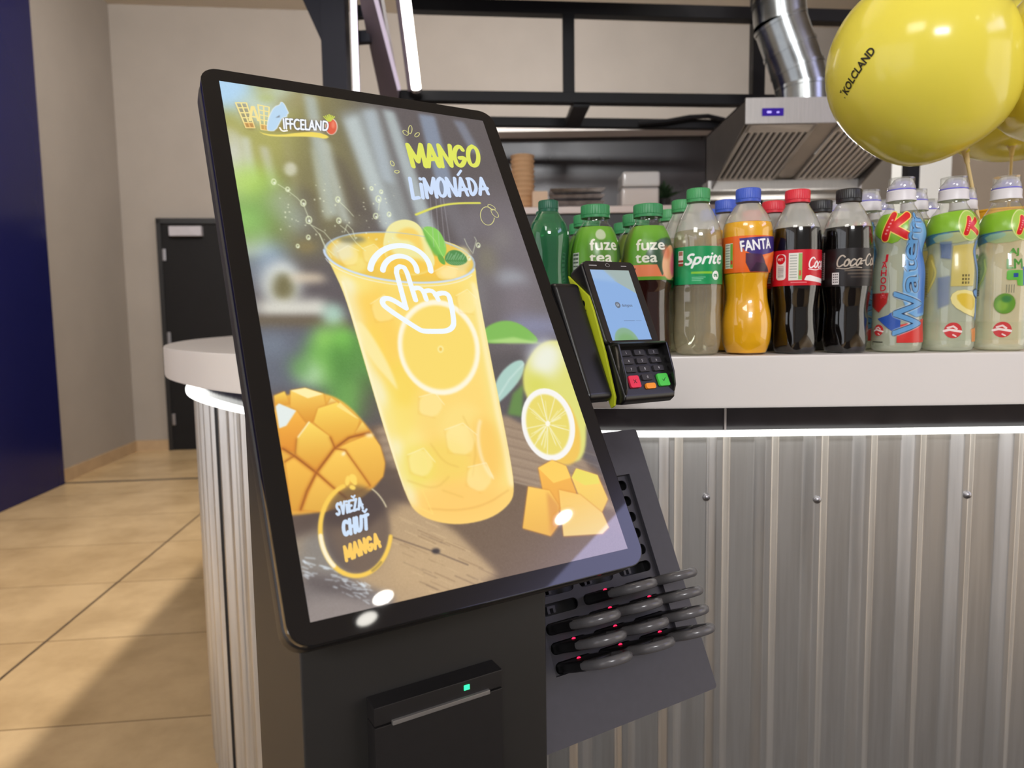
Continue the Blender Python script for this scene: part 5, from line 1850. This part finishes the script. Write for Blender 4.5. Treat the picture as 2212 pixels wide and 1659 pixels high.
tp = at(2165, 457, 1.27)
tum = thing('tumbler', 'yellow tumbler holding the balloon sticks behind the bottles', 'tumbler', (tp.x, 1.27, CZ))
hT = tp.z - CZ
MB().lathe([(.034, 0), (.036, .003), (.045, hT), (.0435, hT), (.035, .006), (.0, .006)], 40, cap1=False).build('tumbler_body', M_CUP, tum, smooth=True)
MB().tube([(.0445 * math.cos(t), .0445 * math.sin(t), hT) for t in np.linspace(0, 2 * PI, 40, endpoint=False)], .0022, 8, closed=True).build('rolled_rim', M_CUP, tum, smooth=True)


def balloon(center, r, nozzle, foot, label, text=None, tdir=None):
    center, nozzle, foot = Vector(center), Vector(nozzle), Vector(foot)
    ax = (center - nozzle).normalized()
    e1 = ax.cross(Vector((0, 1, 0))).normalized()
    e2 = ax.cross(e1)
    L = (center - nozzle).length
    t = thing('balloon', label, 'balloon', loc=foot, group='yellow balloons on sticks')
    M_ = frame4(center - foot, e1, e2, ax)
    prof = [(.006, -L - .006), (.0055, -L + .002), (.010, -L + .008)]
    for k in range(1, 30):
        a = -PI / 2 + PI * k / 29
        z = r * 1.03 * math.sin(a)
        rr = r * math.cos(a)
        if a < 0:
            s_ = (-math.sin(a)) ** 3
            z = z * (1 - s_) + (-(L - .010)) * s_ * 1.0 if z * (1 - s_) - (L - .010) * s_ > -(L - .008) else -(L - .009)
            rr = max(rr, .011)
        prof.append((max(rr, .0004), z))
    MB(M_).lathe(prof, 64, cap0=False, cap1=False).build('membrane', M_BALL, t, smooth=True)
    if text:
        lats = [math.atan2(z_, q_) for q_, z_ in prof[3:]]
        rads = [math.hypot(z_, q_) for q_, z_ in prof[3:]]
        c_ = tdir.normalized()                  # where on the skin the print's middle sits
        up = Vector((0, 0, 1))
        rgt = up.cross(-c_).normalized() * -1
        rgt = (Vector((0, 0, 1)).cross(c_)).normalized()
        upl = c_.cross(rgt)
        rot_ = math.radians(39)
        ca, sa = math.cos(rot_), math.sin(rot_)

        def wrap(p):
            px_ = p.x * .8
            x, y = px_ * ca - p.y * sa, px_ * sa + p.y * ca
            v = (c_ + rgt * math.tan(x / r) + upl * math.tan(y / r)).normalized()
            lat = math.atan2(v.dot(ax), math.sqrt(max(0, 1 - v.dot(ax) ** 2)))
            return (center - foot) + v * (float(np.interp(lat, lats, rads)) + .0009)
        add_text(MB(), text, .0135, wrap, bold=.03).build('printed_word', M_INK, t)
    d = (nozzle - foot).normalized()
    hb = MB()
    q = nozzle - foot
    hb.tube([q + ax * .012, q + ax * .004, q - d * .004, q - d * .016, q - d * .024], [.013, .0075, .0055, .0045, .0038], 16)
    hb.build('holder_cup', M_STICK, t, smooth=True)
    MB().tube([q - d * .010, Vector((0, 0, 0))], .0029, 12).build('stick', M_STICK, t, smooth=True)
    return t


inner = Vector((tp.x, 1.27, CZ + .01))
b1 = at(1985, 143, 1.20)
balloon(b1, .1415, at(2084, 322, 1.22), inner + Vector((.012, .004, 0)), 'yellow balloon with black lettering, on the leftmost stick', 'ŠKOLCLAND', at(1813, 171, 1.13) - b1)
balloon(at(2197, 176, 1.58), .163, at(2186, 322, 1.55), inner + Vector((0, -.012, 0)), 'yellow balloon behind the two others, on the middle stick')
balloon(at(2372, 125, 1.20), 0.154, at(2295, 312, 1.22), inner + Vector((-.014, .0, 0)), 'yellow balloon at the far right, cut by the picture edge')

# ================================================================== the kitchen behind
fr_ = thing('steel_frame', 'black square-tube frame standing over the kitchen behind the bar', 'frame', (.3, 3.0, 0))
FO = Vector((.3, 3.0, 0))


def fbar(name, a, b, w, h, mt=None):
    mb = MB().bar(Vector(a) - FO, Vector(b) - FO, w, h)
    return mb.build(name, mt or M_STEELBAR, fr_, bevel=.003)


def zat(px, py, Y):
    return at(px, py, Y)


A0, A1 = at(868, 12, 3.0), at(1900, 41, 3.0)
fbar('rail', A0, A1, .05, .05)
B0, B1 = at(858, 209, 3.0), at(1900, 222, 3.0)
fbar('rail', B0, B1, .05, .042)
C0, C1 = at(940, 262, 3.4), at(1600, 271, 3.4)
fbar('rail', C0, C1, .04, .042)
v1 = at(1228, 130, 3.0)
fbar('post', (v1.x, 3.0, at(1228, 24, 3.0).z), (v1.x, 3.0, at(1228, 212, 3.0).z), .047, .047)
v2 = at(1641, 130, 3.0)
fbar('post', (v2.x, 3.03, 0), (v2.x, 3.03, 2.6), .052, .052)
v3 = at(1967, 380, 3.0)
fbar('post', (v3.x, 3.0, 0), (v3.x, 3.0, 2.6), .05, .05)
fbar('cross_member', at(1256, 222, 2.99), at(1236, 268, 3.4), .07, .035)
fbar('cross_member', at(900, 205, 2.99), at(960, 262, 3.4), .05, .035)
fbar('cross_member', (v2.x, 3.03, B1.z), (v2.x, 3.42, C1.z), .05, .035)

cb = MB().tube(catmull_3 if False else [at(*p) for p in ((1380, 267, 3.36), (1440, 262, 3.35), (1490, 253, 3.35), (1530, 251, 3.35), (1560, 258, 3.36), (1592, 268, 3.38))], .011, 10)
cb = cb.build('power_cable', M_STEELBAR, None, smooth=True, loc=at(1490, 262, 3.36))
tag(cb, 'black cable looping over the frame rail beside the extractor hood', 'cable')

# illuminated portal on the left: navy post, gusset, sloping grey beam, light strips
pm = thing('portal_post', 'dark navy steel post with gusset and white light strip behind the screen', 'post', (at(729, 190, 2.6).x, 2.6, 0))
PX = at(729, 190, 2.6).x
MB().box(-.043, .043, -.04, .04, 0, 2.62).build('post_tube', M_NAVY, pm, bevel=.003)
g0 = [at(705, 110, 2.6), at(655, 0, 2.6)]
MB().prism([(g0[0].x - PX, g0[0].z), (g0[1].x - PX, g0[1].z), (g0[1].x - PX - .13, g0[1].z + .28), (-.043, g0[1].z + .28)], -.02, .02, 'y').build('gusset', M_NAVY, pm, bevel=.002)
sx0 = at(766, 100, 2.56).x - PX
MB().box(sx0 - .014, sx0 + .010, -.03, -.012, 1.98, 2.62).build('strip_channel', M_ALU, pm)
MB().box(sx0 - .008, sx0 + .009, -.036, -.028, 1.99, 2.62).build('light_strip', M_TUBE2, pm)

bm_ = thing('sloping_beam', 'lilac grey sloping beam with a thin light strip beside the navy post', 'beam', at(845, 190, 2.9))
bo = at(845, 190, 2.9)
# lower end rests on the rail, upper end leans to the hall
lo, hi = at(843, 204, 2.95), at(792, -60, 2.45)
MB().bar(lo - bo, hi - bo, .075, .05, up=(0, 1, 0)).build('beam_tube', M_GREYST, bm_, bevel=.003)
l2, h2 = at(862, 192, 2.87), at(802, -40, 2.36)
MB().bar(l2 - bo, h2 - bo, .012, .012, up=(0, 1, 0)).build('light_strip', emit('dim lilac strip', (226, 208, 226), .85), bm_)
for q0, q1 in (((772, 82, 2.66), (800, 80, 2.66)), ((770, 28, 2.66), (786, 26, 2.66))):
    MB().bar(at(*q0) - bo, at(*q1) - bo, .03, .04).build('bracket', M_NAVY, bm_)
tb_ = thing('light_tube', 'bright white tube lamp leaning above the kiosk screen', 'tube lamp', at(898, 196, 2.93))
to = at(898, 196, 2.93)
a_, b_ = at(899, 190, 2.92), at(868, -60, 2.62)
MB().tube([a_ - to, b_ - to], .0195, 16).build('tube', M_TUBE, tb_, smooth=True)
MB().tube([a_ - to + (a_ - b_).normalized() * .012, a_ - to], .021, 16).build('end_cap', M_ALU, tb_, smooth=True)
fl = Vector((-.024, .012, 0))
MB().bar(a_ - to + fl, b_ - to + fl, .02, .035).build('reflector', M_GREYST, tb_)

# canopy added over the bar, out of view, to cast the floor's shadow edge
cn = MB(RM)
cn.box(-1.0, .75, 1.7, 3.2, 2.62, 2.68)
cn = cn.build('canopy', M_NAVY, None, loc=room(-.1, 2.45, 2.62), bevel=.004)
tag(cn, 'flat dark canopy added unseen above the bar to shade the floor', 'canopy')

# back cabinet, splashback and what stands there
ZS = EYE + .505
cab = thing('back_cabinet', 'dark kitchen cabinet with a pale top behind the bottles', 'cabinet', (.72, 3.5, 0))
MB().box(-.95, .72, -.28, .3, 0, ZS - .03).build('carcass', M_BLACK, cab)
MB().box(-.97, .74, -.30, .3, ZS - .03, ZS).build('pale_top', mat('pale pink grey top', (214, 196, 188), .4, var=.03), cab, bevel=.003)
zt, zb_ = at(1300, 298, 3.85).z, ZS
sp = MB().box(-.9, 1.2, 3.83, 3.86, .6, zt).build('splashback', M_TILE, None, loc=Vector((.15, 3.83, .6)), bevel=.002)
tag(sp, 'dark glossy splashback panel behind the kitchen cabinet', 'splashback')
sh = MB().box(-.9, 1.35, 3.7, 3.86, zt, zt + .03).build('wall_shelf', M_WHITE, None, loc=Vector((.2, 3.75, zt)), bevel=.002)
tag(sh, 'thin white shelf edge above the dark splashback', 'shelf')

pc = at(1130, 455, 3.3)
t = thing('cup_stack', 'tan stack of paper cups on the cabinet behind the kiosk', 'paper cups', (pc.x, 3.3, ZS), group='things on the back cabinet')
hC = at(1130, 337, 3.3).z - ZS
pr_ = [(.046, 0)]
n = 11
for k in range(n):
    z0_, z1_ = hC * k / n, hC * (k + 1) / n
    pr_ += [(.050, z0_ + .004), (.0535, z1_ - .006), (.0555, z1_ - .004), (.0555, z1_ - .001), (.052, z1_)]
pr_ += [(.03, hC + .004), (.001, hC + .006)]
MB().lathe(pr_, 36).build('nested_cups', mat('kraft paper cups', (206, 164, 122), .6, var=.06, scale=10), t, smooth=True)
M_PACK = clear_plastic('crinkled wrap', (250, 248, 246), gloss=.8, rough=.12, milk=.5, milkcol=(240, 236, 232))
xb, wb = at(1377, 450, 3.3).x, .082
for i, (z0_, z1_, col, lab) in enumerate(((0, .088, (236, 214, 200), 'pinkish pack of napkins in wrap, under the white pack'), (.088, at(1377, 376, 3.3).z - ZS, (240, 238, 236), 'white pack of napkins in shiny wrap on top of the pinkish pack'))):
    t = thing('napkin_pack', lab, 'napkins', (xb + .004 * i, 3.3, ZS + z0_), group='things on the back cabinet')
    hh = z1_ - z0_ - .002
    MB().box(-wb, wb, -.07, .07, 0.003, hh - .004).build('napkins', mat('napkin paper %d' % i, col, .8, var=.03), t, bevel=.01)
    w_ = MB().box(-wb - .004, wb + .004, -.075, .075, 0, hh).build('wrap', M_PACK, t, bevel=.014, seg=3)
# foil trays, card box, plant
t = thing('foil_tray_stack', 'silver foil trays stacked between the cups and the napkins', 'foil trays', (at(1245, 450, 3.3).x, 3.32, ZS), group='things on the back cabinet')
for k in range(3):
    z_ = k * .028
    MB().add([(-.10, -.07, z_), (.10, -.07, z_), (.10, .07, z_), (-.10, .07, z_), (-.125, -.09, z_ + .03), (.125, -.09, z_ + .03), (.125, .09, z_ + .03), (-.125, .09, z_ + .03)],
             [(0, 3, 2, 1), (0, 1, 5, 4), (1, 2, 6, 5), (2, 3, 7, 6), (3, 0, 4, 7)]).build('foil_tray', mat('foil %d' % k, (214, 212, 214), .28, 1.0, var=.2, scale=40, bump=.4), t)
t = MB().box(-.035, .035, -.05, .05, 0, .07).build('card_box', mat('pale card', (222, 190, 160), .7, var=.04), None, bevel=.003)
t.location = (at(1166, 455, 3.25).x, 3.25, ZS)
tag(t, 'small pale card box between the tan cups and foil trays', 'box', 'things on the back cabinet')
pp = at(1436, 450, 3.35)
pl = thing('potted_plant', 'small dark green plant beside the napkin packs', 'plant', (pp.x, 3.38, ZS), group='things on the back cabinet')
MB().lathe([(.028, 0), (.036, .05), (.038, .055), (.034, .055), (.0, .048)], 24, cap1=False).build('pot', M_BLACK, pl, smooth=True)
lf = MB()
rr_ = random.Random(9)
for k in range(70):
    a, e, L = rr_.uniform(0, 2 * PI), rr_.uniform(.35, 1.4), rr_.uniform(.05, .105)
    d_ = Vector((math.cos(a) * math.cos(e), math.sin(a) * math.cos(e), math.sin(e)))
    s_ = d_.cross(Vector((0, 0, 1))).normalized() * .009
    o_ = Vector((0, 0, .05))
    mid = o_ + d_ * L * .55 + Vector((0, 0, .008))
    lf.add([o_, mid + s_, o_ + d_ * L, mid - s_], [(0, 1, 2, 3)])
lf.build('leaves', mat('dark herb leaves', (34, 58, 30), .6, var=.2, scale=30), pl)

# extractor hood and its duct
hx0 = at(1612, 240, 2.4).x
hx1 = at(1850, 390, 2.82).x
zt_, zf_ = at(1612, 213, 2.4).z, at(1607, 268, 2.4).z
zl_ = at(1600, 398, 2.82).z
hd_ = thing('extractor_hood', 'stainless extractor hood with slatted filters above the kitchen', 'extractor hood', ((hx0 + hx1) / 2, 2.62, zl_))
HO = Vector(((hx0 + hx1) / 2, 2.62, zl_))
w2 = (hx1 - hx0) / 2
L_ = lambda Y, z: (Y - HO.y, z - HO.z)
body = MB()
body.box(-w2, w2, -.215, .27, zt_ - HO.z - .006, zt_ - HO.z)
body.box(-w2, w2, .255, .27, -.05, zt_ - HO.z)
side = [L_(2.41, zt_), L_(2.89, zt_), L_(2.89, zl_ - .04), L_(2.82, zl_ - .03), L_(2.41, zf_ + .005)]
body.build('hood_body', M_CHROME, hd_, bevel=.0008)
for s0_ in (-w2, w2 - .004):
    MB().prism(side, s0_, s0_ + .004, 'x').build('cheek', mat('dull side steel', (110, 104, 100), .45, .8), hd_)
MB().box(-w2 - .002, w2 + .002, -.222, -.212, zf_ - HO.z, zt_ - HO.z + .002).build('fascia', M_CHROME, hd_, bevel=.001)
px0 = at(1670, 243, 2.395).x - HO.x
pn = MB().box(px0 - .036, px0 + .036, -.2255, -.2215, at(1670, 251, 2.4).z - HO.z, at(1670, 234, 2.4).z - HO.z).build('control_panel', emit('violet control display', (62, 40, 150), .9), hd_, bevel=.004)
MB().box(px0 - .02, px0 - .006, -.2262, -.2254, at(1670, 245, 2.4).z - HO.z, at(1670, 241, 2.4).z - HO.z).box(px0 + .012, px0 + .02, -.2262, -.2254, at(1670, 245, 2.4).z - HO.z, at(1670, 242, 2.4).z - HO.z).build(
    'lit_digit', emit('violet digits', (186, 170, 255), 1.6), pn)
# sloping filter panel
ya, za = -.205, zf_ - HO.z + .004
yb_, zb2 = .20, .008
al = math.atan2(zb2 - za, yb_ - ya)
SL = math.hypot(zb2 - za, yb_ - ya)
FM = Matrix.Translation((0, ya, za)) @ Matrix.Rotation(al, 4, 'X')
M_FILT = mat('filter steel', (222, 214, 206), .4, .35, var=.06)
wt = thing('bounce_worktop', 'unseen worktop added under the extractor hood to bounce light', 'worktop', (1.3, 2.6, 0))  # added out of sight to throw light up at the hood filters
MB().box(-.75, .75, -.33, .33, .9, .94).build('worktop_plate', M_WHITE, wt, bevel=.003)
MB().box(-.73, .73, -.3, .32, 0, .9).build('worktop_base', M_CHROME, wt)
MB(FM).box(-w2 + .004, w2 - .004, 0, SL, .006, .012).build('filter_bed', mat('filter bed steel', (176, 166, 156), .4, .4, var=.06), hd_)
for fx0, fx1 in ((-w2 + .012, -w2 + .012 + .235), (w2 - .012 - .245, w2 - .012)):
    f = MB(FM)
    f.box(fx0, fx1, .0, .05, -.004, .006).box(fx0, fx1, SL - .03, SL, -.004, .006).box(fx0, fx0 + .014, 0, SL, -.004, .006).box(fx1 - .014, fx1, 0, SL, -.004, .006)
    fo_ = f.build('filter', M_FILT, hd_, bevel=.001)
    s_ = MB(FM)
    ns = 9
    for k in range(ns):
        x = fx0 + .02 + (fx1 - fx0 - .04) * (k + .5) / ns
        wv = (fx1 - fx0 - .04) / ns * .27
        s_.prism([(x - wv, .002), (x + wv, .002), (x + wv * .7, -.006), (x - wv * .7, -.006)], .05, SL - .03, 'y')
    s_.build('slats', M_FILT, fo_)
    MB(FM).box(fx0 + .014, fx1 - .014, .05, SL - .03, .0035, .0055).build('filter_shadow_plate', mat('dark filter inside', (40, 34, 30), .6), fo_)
MB().box(-w2 - .012, w2 + .012, .18, .27, -.03, .012).build('grease_trough', M_CHROME, hd_, bevel=.003)

du = thing('exhaust_duct', 'shiny round metal exhaust duct bending down to the hood', 'duct', (at(1684, 0, 2.6).x, 2.6, zt_))
DO = Vector((at(1684, 0, 2.6).x, 2.6, zt_))
segs = [Vector((at(1680, -330, 2.6).x, 2.6, CEIL)), at(1682, 8, 2.6), at(1686, 52, 2.6), at(1706, 108, 2.6), at(1722, 150, 2.6), at(1733, 190, 2.6), at(1736, 213, 2.6)]
segs[-1].z = zt_
R_ = .0905
ds = MB()
for a, b in zip(segs[:-1], segs[1:]):
    ds.tube([a - DO, b - DO], R_, 40, caps=False)
ds.build('duct_tube', M_ZINC, du, smooth=True)
for p, q in zip(segs[1:-1], segs[2:]):
    d_ = (q - p).normalized()
    MB().tube([p - DO - d_ * .006, p - DO + d_ * .006], R_ * 1.035, 40).build('duct_ring', M_ZINC, du, smooth=True)
MB().tube([segs[1] - DO + Vector((0, 0, .02)), segs[1] - DO + Vector((0, 0, .045))], R_ * 1.05, 40).build('duct_clamp', M_ZINC, du, smooth=True)
